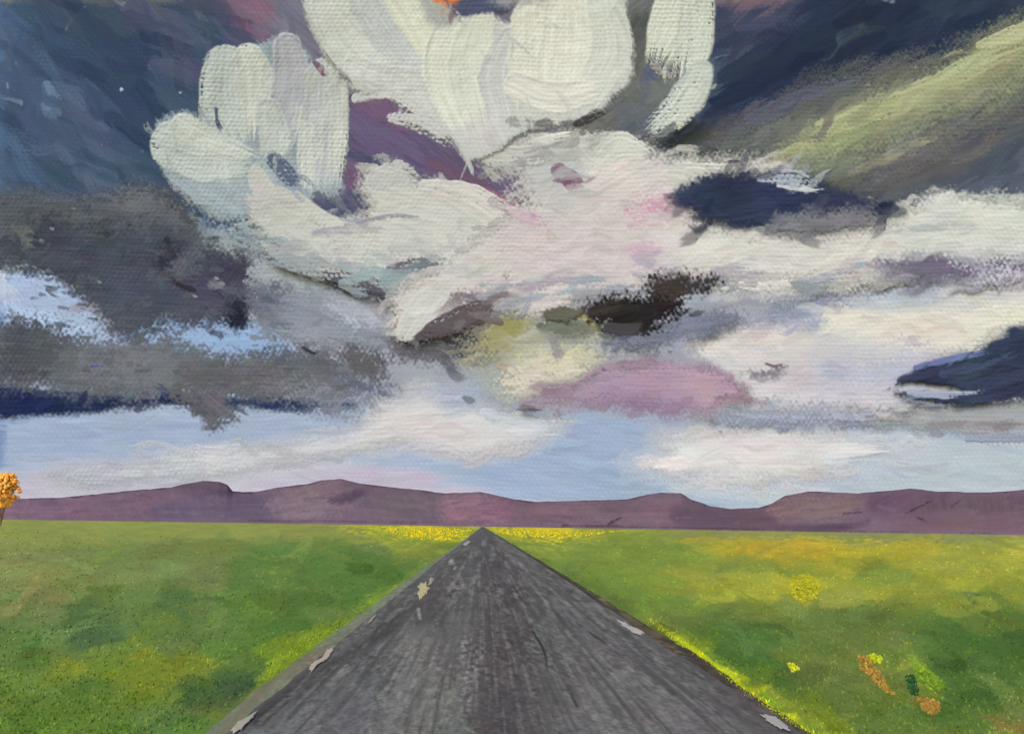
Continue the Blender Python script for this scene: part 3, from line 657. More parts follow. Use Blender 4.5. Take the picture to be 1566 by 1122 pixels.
c.patch([(1075, 530), (1120, 510), (1180, 500), (1250, 522), (1180, 545), (1110, 550)], (206, 200, 192), ang=-8, soft=16.8, rough=7, dry=.6)
c.patch([(1130, 560), (1230, 540), (1330, 560), (1380, 600), (1260, 620), (1140, 605)], (190, 185, 188), ang=0, soft=38.4, rough=9, dry=.7)
c.patch([(1250, 560), (1350, 545), (1420, 540), (1460, 570), (1420, 600), (1300, 595)], (170, 173, 187), ang=-4, soft=33.6, rough=9, dry=.8)
c.patch([(1140, 565), (1170, 568), (1198, 560), (1200, 574), (1165, 580)], (118, 112, 122), ang=-5, soft=6.6, rough=5, dry=.9)
c.stroke([(1172, 556), (1185, 560), (1202, 556)], 3.5, (110, 96, 100), dry=.6)
c.patch([(1100, 635), (1180, 628), (1300, 630), (1320, 645), (1200, 650), (1100, 648)], (150, 156, 172), ang=2, soft=12, rough=5, dry=1)
build_cloud(c, 7900, 'cream and pink cloud bank at right above the navy cloud', bulge=6, sang=-5, sspread=14)

# -- navy storm wedge, right edge
c = cloud((1330, 480, 1780, 642))
c.patch([(1375, 575), (1440, 555), (1500, 535), (1540, 512), (1566, 500), (1770, 490), (1770, 600), (1566, 610), (1540, 612), (1470, 618), (1400, 610), (1370, 600), (1470, 598), (1420, 588), (1380, 584)], (50, 58, 77), ang=-14, soft=4.4, rough=5, dry=.6, var=.2)
c.stroke([(1400, 562), (1460, 548), (1520, 535)], [8, 12, 8], (100, 110, 150), dry=.8)
c.stroke([(1390, 600), (1450, 604), (1520, 598)], [8, 12, 6], (150, 156, 174), dry=1.0)
c.stroke([(1440, 572), (1500, 560), (1560, 530)], [8, 16, 12], (64, 74, 98), dry=.8, bwid=1.8)
c.stroke([(1470, 590), (1530, 580), (1600, 560)], [8, 16, 12], (56, 64, 86), dry=.7, bwid=1.8)
build_cloud(c, 6700, 'dark navy wedge of cloud at the right edge', bulge=6, sang=-14, sspread=10, sln=(30, 80), swd=(3, 9))

# -- brown black cloud in the centre
c = cloud((815, 408, 1110, 540))
c.patch([(1000, 490), (1050, 478), (1130, 475), (1100, 505), (1030, 525), (970, 535), (930, 520)], (118, 124, 142), ang=-10, soft=12.8, rough=7, dry=.8)
c.patch([(885, 466), (920, 452), (985, 450), (990, 430), (1040, 424), (1100, 424), (1080, 440), (1050, 455), (1045, 480), (1010, 500), (990, 515), (950, 514), (920, 495)], (35, 32, 32), ang=-18, soft=10, rough=9, dry=1.5, var=.25)
c.patch([(990, 432), (1040, 424), (1085, 428), (1050, 445), (1000, 450)], (66, 58, 56), ang=-12, soft=9, rough=9, dry=1.6, var=.12)
c.stroke([(905, 478), (940, 468), (960, 462)], [14, 20, 10], (58, 52, 50), dry=.8)
c.stroke([(930, 500), (960, 505), (990, 495)], [14, 20, 12], (70, 68, 72), dry=.6)
c.patch([(832, 478), (860, 472), (890, 474), (870, 490), (840, 488)], (96, 98, 84), ang=-5, soft=4.4, rough=5, dry=1.2)
build_cloud(c, 6400, 'small brown black ragged cloud just right of centre', bulge=5, sang=-18, sspread=14, swd=(3, 8), sm=.4)

# -- yellow lit cloud
c = cloud((700, 440, 1040, 618))
c.patch([(740, 470), (800, 450), (860, 470), (905, 500), (960, 520), (1000, 530), (940, 560), (890, 590), (820, 605), (770, 600), (740, 560), (720, 530)], (170, 171, 162), ang=0, soft=30.7, rough=9, dry=.9, var=.06)
c.patch([(770, 460), (810, 452), (840, 475), (800, 530), (750, 540), (730, 520)], (152, 150, 116), ang=-50, soft=30.7, rough=8, dry=1, var=.08)
c.patch([(840, 480), (890, 482), (915, 500), (900, 520), (850, 530), (820, 510)], (126, 134, 124), ang=0, soft=20.5, rough=8, dry=1.2, var=.12)
c.stroke([(800, 458), (775, 500), (745, 540)], [24, 40, 26], (146, 142, 92), dry=.9)
c.stroke([(830, 500), (880, 505), (905, 515)], [20, 28, 16], (104, 110, 98), dry=1.05)
c.stroke([(880, 480), (905, 495), (910, 520)], [10, 18, 14], (164, 160, 118), dry=.9)
c.patch([(800, 545), (860, 535), (920, 545), (880, 565), (820, 575)], (196, 190, 160), ang=0, soft=25.6, rough=7, dry=.9)
c.patch([(770, 575), (840, 565), (900, 570), (870, 592), (800, 606)], (206, 200, 184), ang=-5, soft=25.6, rough=7, dry=.8)
c.patch([(920, 520), (1000, 525), (1010, 545), (940, 552)], (166, 170, 176), soft=20.5, rough=6, dry=.9)
build_cloud(c, 7000, 'pale cloud tinged olive yellow below the brown black cloud', bulge=5)

# -- mauve pink cloud
c = cloud((780, 540, 1170, 652))
c.patch([(800, 618), (830, 600), (890, 580), (920, 562), (980, 556), (1060, 553), (1120, 575), (1135, 600), (1100, 615), (1085, 635), (1020, 628), (940, 618), (860, 618)], (161, 138, 155), ang=3, soft=14.4, rough=7, dry=.6, var=.06)
c.patch([(805, 618), (860, 596), (910, 590), (900, 612), (840, 622)], (154, 136, 152), ang=-8, soft=19.2, rough=6, dry=.9)
c.patch([(930, 600), (1010, 605), (1050, 620), (1000, 628), (940, 616)], (148, 128, 154), ang=3, soft=21.6, rough=6, dry=.8)
c.patch([(1060, 580), (1125, 590), (1120, 606), (1070, 608)], (174, 147, 157), ang=3, soft=21.6, rough=6, dry=.8)
c.stroke([(790, 626), (810, 626), (835, 627)], [3, 4, 3], (80, 80, 84), dry=.5)
c.stroke([(905, 575), (925, 565), (960, 562)], [4, 5, 3], (110, 94, 116), dry=.6)
build_cloud(c, 6600, 'mauve pink cloud low over the road just right of centre', bulge=4, sang=2, sspread=12)

# -- low cream cloud over the hills, centre left
c = cloud((40, 585, 900, 760))
c.patch([(60, 725), (160, 708), (300, 692), (430, 672), (520, 655), (590, 610), (640, 590), (700, 610), (760, 625), (860, 640), (840, 672), (780, 690), (700, 700), (620, 682), (540, 700), (440, 706), (380, 730), (250, 742), (120, 745)], (198, 200, 203), ang=-4, soft=19.44, rough=8, dry=.25, var=.03)
c.patch([(300, 690), (400, 688), (500, 680), (560, 678), (480, 700), (380, 712), (300, 720), (200, 712)], (207, 207, 206), ang=-5, soft=21.6, rough=7, dry=.25)
c.patch([(590, 620), (640, 605), (690, 640), (740, 655), (800, 680), (700, 690), (620, 672), (560, 672)], (207, 201, 196), ang=-8, soft=30.24, rough=8, dry=.25)
c.patch([(650, 605), (710, 590), (740, 600), (700, 625)], (176, 186, 204), ang=0, soft=17.28, rough=6, dry=.25)
c.stroke([(710, 608), (718, 612), (728, 611)], [8, 12, 6], (118, 128, 134), dry=.25)
c.stroke([(740, 630), (800, 645), (850, 650)], [14, 18, 8], (190, 196, 202), dry=.25)
build_cloud(c, 8600, 'low cream coloured cloud streak above the left hills', bulge=4, sang=-4, sspread=10, sln=(30, 90), sm=.8)

# -- low cream cloud over the hills, right
c = cloud((950, 635, 1440, 768))
c.patch([(1060, 650), (1200, 650), (1330, 660), (1400, 670), (1360, 690), (1290, 725), (1180, 742), (1080, 740), (1000, 725), (960, 710), (1010, 692), (1000, 670)], (196, 199, 200), ang=-3, soft=30.24, rough=9, dry=.25, var=.03)
c.patch([(975, 712), (1020, 700), (1080, 695), (1060, 718), (1000, 720)], (209, 206, 198), ang=-8, soft=5.94, rough=5, dry=.25)
c.patch([(1080, 665), (1200, 660), (1280, 690), (1200, 725), (1090, 730), (1060, 700)], (206, 202, 196), ang=0, soft=38.88, rough=9, dry=.25)
c.stroke([(1200, 690), (1290, 688), (1380, 686)], [20, 22, 6], (202, 202, 200), dry=.25)
build_cloud(c, 8700, 'low cream coloured cloud above the dip in the right hills', bulge=4, sang=0, sspread=8, sln=(30, 90), sm=.8)

# -- dull grey band at the right
c = cloud((1180, 600, 1760, 692))
c.patch([(1280, 625), (1340, 616), (1420, 618), (1500, 612), (1600, 615), (1750, 610), (1750, 680), (1600, 682), (1500, 668), (1420, 660), (1330, 650), (1280, 642)], (150, 153, 156), ang=3, soft=9.6, rough=6, dry=.7, var=.05)
c.stroke([(1400, 648), (1490, 648), (1600, 652)], [6, 12, 10], (134, 132, 134), dry=.6)
c.stroke([(1480, 672), (1540, 668), (1620, 676)], [8, 16, 14], (140, 150, 164), dry=1.0)
build_cloud(c, 8100, 'flat grey cloud band at right below the navy wedge', bulge=3, sang=2, sspread=8)
#CLOUDS_END

# ------------------------------------------------------------------ the ground
def spaced(dy_lo, dy_hi, step):               # rows closer together near by, wider far away
    dy = np.arange(dy_lo, dy_hi, step); return CAM[2] * FPX / dy
azf = np.arange(-33, 38, .066); azc = np.arange(42, 324, 6.0)
AZ = np.radians(np.concatenate([azf, azc, [327 + .0]]))
RR = np.concatenate([[.6, 1.5, 3.0, 5.0], spaced(.75, 480, 1.5)[::-1], [6000, 9000, 16000, 30000]])
RR = np.unique(RR)
A2, R2 = np.meshgrid(AZ, RR)
GXw = R2 * np.sin(A2); GYw = R2 * np.cos(A2)
def grain(x, y, r, seed=0, size=6.0):
    """ground texture anchored in the world, in octaves: tufts far away read as larger clumps"""
    lr = np.log2(np.maximum(r, 1.0)); k = np.floor(lr); f = lr - k; out = 0
    for j, wgt in ((0, 1 - f), (1, f)):
        rr = 2.0 ** (k + j) ; sx = rr * size / FPX; sy = sx * np.maximum(rr / CAM[2] * .55, 1)
        out = out + wgt * vnoise(x / sx, y / sy, seed + 7) 
    return .5 + (out - .5) * 1.25
G_Z = .02 * (fbm(GXw / 3, GYw / 3, 3, 3) - .5) * np.clip((np.abs(GXw - .4) - 4.2) / 3, 0, 1) * 6
gp = np.stack([GXw, GYw, G_Z], -1)
PXg, PYg = project(gp.reshape(-1, 3)); PXg = PXg.reshape(GXw.shape); PYg = PYg.reshape(GXw.shape)
tg = np.clip(.55 * grain(GXw, GYw, R2, 1, 6.5) + .45 * grain(GXw, GYw, R2, 2, 3.2), 0, 1).astype(np.float32)
Gd = Layer(PXg, PYg, tex=tg, fill=(96, 118, 56))
g = Gd.patch; gs = Gd.stroke
gk = dict(soft=16, rough=12, dry=.7, var=.07)
L_, B_ = -900, 1500
g([(L_, 780), (760, 780), (740, 820), (560, 836), (300, 832), (L_, 840)], (136, 142, 76), ang=0, soft=5, rough=4, dry=.6, var=.06)
g([(L_, 838), (100, 838), (110, 900), (70, 935), (L_, 940)], (122, 128, 82), ang=0, **gk)
g([(60, 862), (95, 866), (70, 912), (40, 915)], (140, 136, 82), ang=-50, soft=12, rough=8, dry=.8)
g([(110, 838), (300, 836), (480, 840), (500, 870), (380, 905), (200, 910), (110, 880)], (104, 124, 74), ang=0, **gk)
g([(200, 868), (400, 862), (380, 900), (240, 905)], (110, 124, 84), ang=0, **gk)
g([(400, 836), (560, 836), (640, 846), (620, 880), (560, 930), (480, 980), (400, 1030), (330, 1060), (280, 1000), (330, 900)], (74, 108, 52), ang=0, soft=12, rough=10, dry=.7, var=.09)
g([(430, 832), (540, 828), (600, 838), (540, 850), (440, 848)], (84, 116, 54), ang=0, soft=6, rough=4, dry=.5)
gs([(440, 832), (500, 833), (590, 831)], 4, (70, 96, 44), dry=.5)
g([(0, 925), (120, 915), (260, 910), (330, 930), (300, 1000), (120, 1010), (0, 1000)], (92, 116, 68), ang=10, **gk)
g([(110, 925), (150, 920), (180, 960), (200, 985), (110, 995), (100, 960)], (64, 94, 62), ang=65, soft=9, rough=8, dry=.7)
g([(170, 935), (190, 930), (215, 965), (200, 975)], (116, 134, 88), ang=55, soft=8, rough=6, dry=.8, op=.7)
g([(215, 915), (270, 900), (290, 960), (250, 990), (230, 960)], (70, 100, 58), ang=75, soft=12, rough=8, dry=.7)
g([(38, 975), (58, 968), (66, 1000), (60, 1025), (36, 1020)], (56, 94, 42), ang=80, soft=7, rough=6, dry=.6)
g([(90, 1005), (140, 995), (190, 985), (200, 965), (225, 960), (240, 1000), (300, 1000), (330, 1015), (260, 1050), (230, 1080), (180, 1060), (120, 1030)], (112, 126, 36), ang=10, soft=12, rough=10, dry=.6, var=.08)
g([(190, 970), (218, 962), (228, 990), (200, 1010), (186, 995)], (124, 132, 34), ang=70, soft=9, rough=7)
g([(280, 1000), (320, 995), (330, 1020), (290, 1030)], (128, 136, 44), ang=-30, soft=9, rough=7, op=.8)
g([(380, 885), (440, 880), (430, 930), (380, 940)], (106, 124, 42), ang=60, soft=20, rough=9, dry=.7, op=.6)
g([(L_, 1060), (100, 1050), (200, 1090), (300, 1090), (340, 1110), (300, 1180), (L_, 1180)], (88, 118, 46), ang=20, **gk)
g([(0, 1040), (60, 1030), (100, 1070), (40, 1090)], (98, 128, 62), ang=20, soft=12, rough=8)
g([(280, 1055), (330, 1040), (390, 1035), (380, 1065), (330, 1090), (300, 1080)], (46, 74, 52), ang=-20, soft=10, rough=8, dry=.8)
g([(200, 1085), (300, 1090), (330, 1115), (200, 1130)], (82, 118, 56), ang=10, **gk)
# bright verge, left
g([(395, 1050), (420, 1000), (480, 965), (560, 925), (600, 900), (560, 940), (500, 980), (440, 1020)], (134, 156, 38), ang=-38, soft=7, rough=7, dry=.7, var=.12)
g([(540, 930), (600, 890), (680, 840), (690, 842), (630, 885), (570, 932)], (112, 140, 52), ang=-38, soft=6, rough=5, dry=.7)
g([(320, 1125), (360, 1080), (420, 1030), (440, 1020), (400, 1062), (350, 1122)], (116, 132, 66), ang=-42, soft=6, rough=5, dry=.7)
g([(560, 800), (700, 796), (735, 806), (690, 838), (640, 860), (590, 838)], (134, 148, 54), ang=0, soft=8, rough=6, dry=.6)
g([(520, 799), (640, 796), (730, 797), (735, 806), (700, 824), (640, 824), (580, 814)], (184, 176, 40), ang=0, soft=12, rough=5, dry=1.2, var=.1)
g([(600, 800), (660, 798), (730, 799), (733, 806), (700, 818), (650, 816)], (208, 188, 30), ang=0, soft=8, rough=4, dry=1.2, var=.1)
# right field
g([(760, 790), (2400, 790), (2400, 1300), (1290, 1125), (985, 945), (800, 835)], (134, 144, 56), ang=5, soft=5, rough=3, dry=.5, var=.05)
g([(770, 800), (900, 805), (1080, 812), (1080, 860), (960, 900), (880, 870), (800, 830)], (118, 138, 56), ang=10, **gk)
g([(1030, 806), (1300, 808), (2400, 806), (2400, 834), (1566, 832), (1300, 829), (1050, 826)], (132, 134, 84), ang=1, soft=4, rough=3, dry=.5)
g([(1060, 850), (1200, 850), (1566, 842), (2400, 840), (2400, 960), (1566, 940), (1400, 930), (1250, 930), (1100, 915), (1020, 890)], (156, 154, 50), ang=3, soft=16, rough=12, dry=.9, var=.1)
g([(1075, 832), (1200, 826), (1350, 828), (1450, 834), (1340, 862), (1200, 855), (1090, 860)], (182, 162, 38), ang=2, soft=7, rough=7, dry=.9, var=.1)
g([(1130, 834), (1250, 830), (1280, 845), (1160, 852)], (196, 162, 40), ang=0, soft=8, rough=6, dry=.9)
g([(1420, 834), (1600, 836), (2400, 834), (2400, 870), (1500, 862)], (166, 158, 52), ang=2, soft=9, rough=7, dry=.9)
g([(1070, 862), (1150, 856), (1240, 862), (1330, 868), (1250, 880), (1120, 880)], (112, 128, 52), ang=3, soft=9, rough=7, dry=1)
g([(1290, 868), (1400, 862), (1420, 880), (1310, 888)], (116, 130, 48), ang=3, soft=9, rough=7, dry=1)
g([(1440, 905), (1560, 890), (1566, 905), (1470, 918)], (104, 124, 66), ang=-10, soft=8, rough=6, dry=1)
g([(850, 862), (950, 880), (1050, 905), (1080, 950), (1010, 955), (940, 910)], (100, 134, 52), ang=30, soft=12, rough=8, dry=.8)
g([(1000, 930), (1150, 925), (1330, 925), (1420, 950), (1350, 1000), (1200, 1020), (1080, 1000)], (92, 112, 56), ang=10, **gk)
g([(1060, 960), (1130, 945), (1190, 965), (1200, 1000), (1180, 1040), (1120, 1020), (1080, 990)], (62, 98, 44), ang=30, soft=12, rough=9, dry=.8)
g([(1150, 1000), (1200, 1010), (1290, 1080), (1260, 1090), (1180, 1050)], (54, 88, 40), ang=38, soft=8, rough=6, dry=.7)
g([(1380, 950), (1460, 930), (1620, 930), (2400, 950), (2400, 1200), (1500, 1130), (1420, 1080), (1400, 1000)], (66, 100, 46), ang=20, soft=18, rough=12, dry=.8, var=.08)
g([(1230, 1010), (1310, 1000), (1380, 1040), (1420, 1090), (1340, 1110), (1270, 1080)], (88, 108, 54), ang=35, soft=14, rough=9, dry=.9)
g([(1290, 1090), (1420, 1088), (1600, 1095), (1700, 1180), (1340, 1180)], (88, 112, 52), ang=10, soft=14, rough=9, dry=.8)
g([(1530, 1090), (1600, 1085), (1640, 1130), (1540, 1130)], (120, 108, 62), ang=-20, soft=12, rough=8, dry=.9)
g([(1355, 985), (1368, 985), (1372, 1015), (1362, 1018)], (42, 76, 48), ang=70, soft=5, rough=4)
g([(1384, 1035), (1396, 1030), (1406, 1064), (1392, 1062)], (38, 72, 46), ang=70, soft=4, rough=4)
g([(1396, 1018), (1412, 1014), (1440, 1045), (1452, 1055), (1425, 1058), (1404, 1040)], (120, 152, 44), ang=50, soft=6, rough=6, dry=.8)
g([(1468, 990), (1486, 992), (1490, 1006), (1474, 1008)], (112, 142, 56), ang=30, soft=6, rough=5, dry=.8)
g([(1210, 1085), (1190, 1060), (1230, 1065), (1290, 1110), (1340, 1130), (1280, 1130)], (128, 140, 44), ang=35, soft=9, rough=7, dry=.8)
g([(1310, 1003), (1326, 1002), (1346, 1024), (1366, 1062), (1354, 1058), (1332, 1038)], (140, 122, 64), ang=50, soft=8, rough=6, dry=.8, op=.8)
g([(1402, 1068), (1424, 1070), (1440, 1076), (1434, 1090), (1424, 1096), (1410, 1084)], (150, 122, 66), ang=50, soft=8, rough=6, dry=.8, op=.8)
# verge, right: dark line, then bright yellow green
g([(985, 945), (1000, 945), (1090, 1000), (1160, 1050), (1230, 1110), (1290, 1125), (1220, 1125), (1110, 1040)], (116, 150, 34), ang=36, soft=6, rough=6, dry=.7, var=.12)
g([(830, 852), (880, 872), (990, 942), (975, 942), (860, 874)], (76, 100, 48), ang=32, soft=5, rough=4, dry=.6)
gs([(985, 940), (1060, 992), (1130, 1050), (1210, 1108), (1270, 1140)], [5, 9, 12, 12, 12], (196, 198, 26), dry=.5, var=.12)
g([(748, 797), (800, 796), (960, 801), (1000, 808), (900, 822), (850, 830), (800, 824), (765, 812)], (176, 170, 42), ang=2, soft=12, rough=5, dry=1.2, var=.1)
g([(750, 797), (800, 796), (880, 799), (890, 810), (850, 820), (800, 816), (765, 808)], (212, 190, 28), ang=2, soft=8, rough=4, dry=1.2, var=.1)
g([(880, 800), (960, 802), (1040, 806), (960, 818), (890, 818)], (140, 146, 58), ang=2, soft=5, rough=4, dry=.8)
g([(1208, 895), (1215, 882), (1232, 876), (1248, 884), (1254, 900), (1246, 914), (1230, 922), (1216, 914)], (174, 170, 42), soft=3, rough=3, dry=.3, var=.03)
def find_ground(x, y):
    w = ground_at(x, y); az = math.atan2(w[0], w[1]); rr = math.hypot(w[0], w[1])
    return (int(np.clip(np.searchsorted(RR, rr), 0, len(RR) - 1)), int(np.clip(np.searchsorted(AZ[:len(azf)], az), 0, len(azf) - 1)))
smear(Gd, find_ground, (-20, 825, 700, 1125), 560, lambda x, y: -12 if y > 900 else 0, spread=18, ln=(25, 90), wd=(8, 34), jit=8, seed=31, op=.8)
smear(Gd, find_ground, (850, 828, 1600, 1125), 640, lambda x, y: 15 if y > 930 else 2, spread=18, ln=(25, 90), wd=(8, 34), jit=8, seed=32, op=.8)
smear(Gd, find_ground, (-20, 808, 1600, 860), 200, 1, spread=2, ln=(40, 140), wd=(3, 7), jit=5, seed=33, op=.6)
gv = 1 + (tg - .5) * .17
grgb = np.clip((Gd.rgb * .90 + np.array([160, 150, 74.]) * .14) * gv[..., None], 0, 255)
nr, nc = A2.shape
Vg = gp.reshape(-1, 3)
Fg = quads(nr, nc)
# close the ring and the centre
idx = np.arange(nr * nc).reshape(nr, nc)
ring = np.stack([idx[:-1, -1], idx[1:, -1], idx[1:, 0], idx[:-1, 0]], -1)
Vg = np.vstack([Vg, [[0, 0, 0]]]); cidx = nr * nc
i0 = idx[0]; nx = np.roll(i0, -1)
fan = np.stack([np.full(nc, cidx), i0, nx, nx], -1)
Cg = np.vstack([rgb_lin(grgb, K_GROUND).reshape(-1, 3), lin((96, 118, 56))[None]])
tri_ok = np.concatenate([Fg, ring])
field = mesh_np('field', Vg[:-1], tri_ok, Cg[:-1], mat=M_FIELD, origin=np.zeros(3))
tag(field, kind='structure')

# ------------------------------------------------------------------ the road
def strip(name, xl, xr, ncol, z, fill, paint, K, mat, wob=.0, crown=0.0, seedv=0, contrast=.3, edge_noise=.05, parent=None, near=(0, 0)):
    d = np.concatenate([[-30, -10, 0, 2, 4, 5.5], spaced(1.1, 430, 1.4)[::-1]])
    u = np.linspace(0, 1, ncol)
    U, Dd = np.meshgrid(u, d)
    sc_ = np.clip(Dd, 1, None)
    tt_ = np.clip((Dd - 8.5) / 7, 0, 1)
    eL = xl + near[0] * (1 - tt_) + edge_noise * (fbm(Dd / 1.1, Dd * 0, seedv + 1, 3) - .5) * 2 + edge_noise * 2 * (fbm(Dd / 25, Dd * 0, seedv + 3, 2) - .5)
    eR = xr + near[1] * (1 - tt_) + edge_noise * (fbm(Dd / 1.1, Dd * 0 + 9, seedv + 2, 3) - .5) * 2 + edge_noise * 2 * (fbm(Dd / 25, Dd * 0 + 9, seedv + 4, 2) - .5)
    X = eL + (eR - eL) * U
    Z = z + crown * (1 - (2 * U - 1) ** 2)
    P = np.stack([X, Dd, Z], -1)
    px, py = project(P.reshape(-1, 3)); px = px.reshape(X.shape); py = py.reshape(X.shape)
    t = np.clip(.5 * grain(X, Dd, sc_, seedv + 1, 6.0) + .5 * grain(X, Dd, sc_, seedv + 2, 3.0), 0, 1).astype(np.float32)
    Ly = Layer(px, py, tex=t, fill=fill)
    if paint: paint(Ly, X, Dd)
    k = 1 + (t - .5) * contrast; tintc = np.array([1.05, 1.06, 1.035]) if name == 'road' else 1.0
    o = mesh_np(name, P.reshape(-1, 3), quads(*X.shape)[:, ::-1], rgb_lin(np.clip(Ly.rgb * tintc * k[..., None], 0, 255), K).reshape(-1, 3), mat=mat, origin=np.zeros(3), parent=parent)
    return o
def paint_road(L, X, D):
    g = L.patch; s = L.stroke
    kk = dict(soft=16, rough=9, dry=.9, var=.09)
    g([(735, 800), (745, 800), (820, 900), (830, 1150), (700, 1150), (720, 950)], (92, 86, 88), ang=90, **kk)
    g([(745, 850), (790, 880), (805, 1000), (800, 1150), (735, 1150), (740, 950)], (84, 77, 80), ang=85, **kk)
    g([(560, 970), (640, 930), (690, 920), (720, 1000), (710, 1150), (640, 1150), (600, 1040)], (118, 117, 118), ang=-60, **kk)
    g([(400, 1080), (520, 1030), (600, 1030), (600, 1150), (380, 1150)], (110, 111, 116), ang=-30, **kk)
    g([(620, 1000), (700, 980), (690, 1080), (620, 1150), (560, 1150)], (126, 124, 122), ang=-65, soft=16, rough=10, dry=1, var=.1, op=.7)
    g([(880, 950), (960, 980), (1060, 1040), (1200, 1150), (900, 1150), (860, 1050)], (114, 112, 115), ang=45, **kk)
    g([(800, 870), (880, 920), (900, 1000), (860, 1080), (820, 1000)], (98, 95, 99), ang=60, **kk)
    g([(640, 890), (700, 840), (730, 850), (700, 960), (620, 960), (580, 960)], (90, 87, 89), ang=-50, **kk)
    g([(380, 1100), (440, 1045), (520, 1000), (600, 940), (650, 895), (660, 900), (600, 965), (480, 1050), (410, 1110)], (74, 72, 74), ang=-38, soft=6, rough=6, dry=.9, var=.12)
    g([(1000, 960), (1100, 1040), (1200, 1100), (1280, 1150), (1180, 1130), (1080, 1060)], (92, 86, 90), ang=38, soft=8, rough=6, dry=.9)
    r = np.random.RandomState(3)
    for k in range(480):                                   # tyre-worn streaks that run with the road
        x = r.uniform(-2.6, 3.4); y0 = CAM[2] * FPX / r.uniform(20, 330); y1 = y0 * r.uniform(1.15, 1.7)
        P = np.array([[x, y0, 0], [x + r.uniform(-.03, .03) * 1, (y0 + y1) / 2, 0], [x, y1, 0]])
        px, py = project(P)
        q = r.uniform(-26, 28); w = r.uniform(1.5, 8)
        s(list(zip(px, py)), [w * 1.2, w, w * .5], (100 + q, 97 + q, 99 + q), dry=.9, op=.65, bwid=1.5)
    s([(815, 965), (832, 995), (838, 1030)], [3, 4, 2], (52, 50, 54), dry=.4)
    s([(868, 1050), (880, 1075), (888, 1090)], [2, 3, 2], (62, 60, 62), dry=.4)
    s([(880, 950), (920, 980), (970, 1018)], [2, 3, 2], (66, 62, 64), dry=.5)
    s([(640, 930), (643, 950)], 4, (140, 144, 146), dry=.6)
    s([(690, 860), (700, 870)], 10, (140, 140, 140), dry=1)
def paint_sh_l(L, X, D):
    L.patch([(330, 1130), (430, 1030), (480, 1000), (440, 1010)], (118, 104, 90), ang=-40, soft=8, rough=6, dry=.9)
    L.patch([(440, 1025), (520, 980), (500, 1010), (450, 1035)], (124, 114, 104), ang=-40, soft=8, rough=6, dry=.9)
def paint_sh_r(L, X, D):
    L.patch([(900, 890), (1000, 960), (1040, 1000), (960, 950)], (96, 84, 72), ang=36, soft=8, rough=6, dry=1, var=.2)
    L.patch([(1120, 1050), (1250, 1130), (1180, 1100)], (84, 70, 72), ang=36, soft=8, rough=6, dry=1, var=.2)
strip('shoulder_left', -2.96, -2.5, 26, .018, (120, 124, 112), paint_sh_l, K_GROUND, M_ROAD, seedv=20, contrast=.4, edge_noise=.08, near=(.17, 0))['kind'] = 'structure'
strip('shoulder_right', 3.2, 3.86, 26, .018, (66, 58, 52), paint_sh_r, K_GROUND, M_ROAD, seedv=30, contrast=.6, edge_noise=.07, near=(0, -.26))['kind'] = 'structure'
road = strip('road', -2.66, 3.5, 330, .03, (100, 98, 100), paint_road, K_ROAD, M_ROAD, crown=.02, seedv=10, contrast=.6, edge_noise=.06)
tag(road, kind='structure')
#MARKS
def mark(pts, c, label, h=.05):
    """a worn patch of road paint: ragged sheet laid just above the asphalt"""
    P = catmull(pts, 5)
    ctr = P.mean(0); V = []; F = []; C = []
    n = len(P); rings = 6
    for r in range(rings + 1):
        for i in range(n):
            f = r / rings
            p = ctr + (P[i] - ctr) * f * (1 + (0.55 * (RNG.rand() - .5) if r == rings else 0))
            w = ground_at(p[0], p[1]) ; V.append([w[0], w[1], h + (0.006 if r < rings else 0)])
            C.append(rgb_lin(np.array(c, float) * (1 + .12 * (RNG.rand() - .5)), K_ROAD))
    for r in range(rings):
        for i in range(n):
            a, b = r * n + i, r * n + (i + 1) % n
            F.append([a, a + n, b + n, b])
    o = mesh_np('edge_line', np.array(V), F, np.array(C), mat=M_PAINT, parent=road)
    o['label'] = label
    return o
mark([(470, 1030), (478, 1018), (492, 1010), (500, 998), (512, 992), (503, 1006), (497, 1014), (484, 1022), (478, 1030)], (196, 184, 172), 'worn cream dash by the left verge')
mark([(350, 1126), (362, 1112), (376, 1104), (388, 1096), (392, 1093), (386, 1104), (378, 1112), (366, 1124)], (186, 180, 170), 'worn cream dash at the lower left of the road')
mark([(562, 955), (568, 948), (576, 941), (572, 948), (566, 955)], (170, 164, 150), 'thin pale scrap of line')
mark([(639, 898), (644, 893), (650, 892), (655, 899), (652, 908), (648, 914), (641, 917), (638, 909), (642, 904)], (206, 196, 148), 'flaked pale yellow paint patch')
mark([(658, 885), (663, 886), (660, 894), (655, 897)], (176, 168, 140), 'small flake of pale yellow paint')
mark([(708, 832), (716, 827), (719, 829), (713, 834)], (178, 176, 168), 'tiny distant white dash')
mark([(946, 951), (955, 953), (962, 960), (972, 963), (985, 972), (980, 975), (968, 970), (957, 963), (950, 957)], (194, 190, 188), 'worn white dash by the right verge')
mark([(1166, 1097), (1178, 1100), (1192, 1106), (1206, 1120), (1194, 1121), (1180, 1112), (1170, 1106)], (186, 182, 182), 'worn white dash at the lower right of the road')

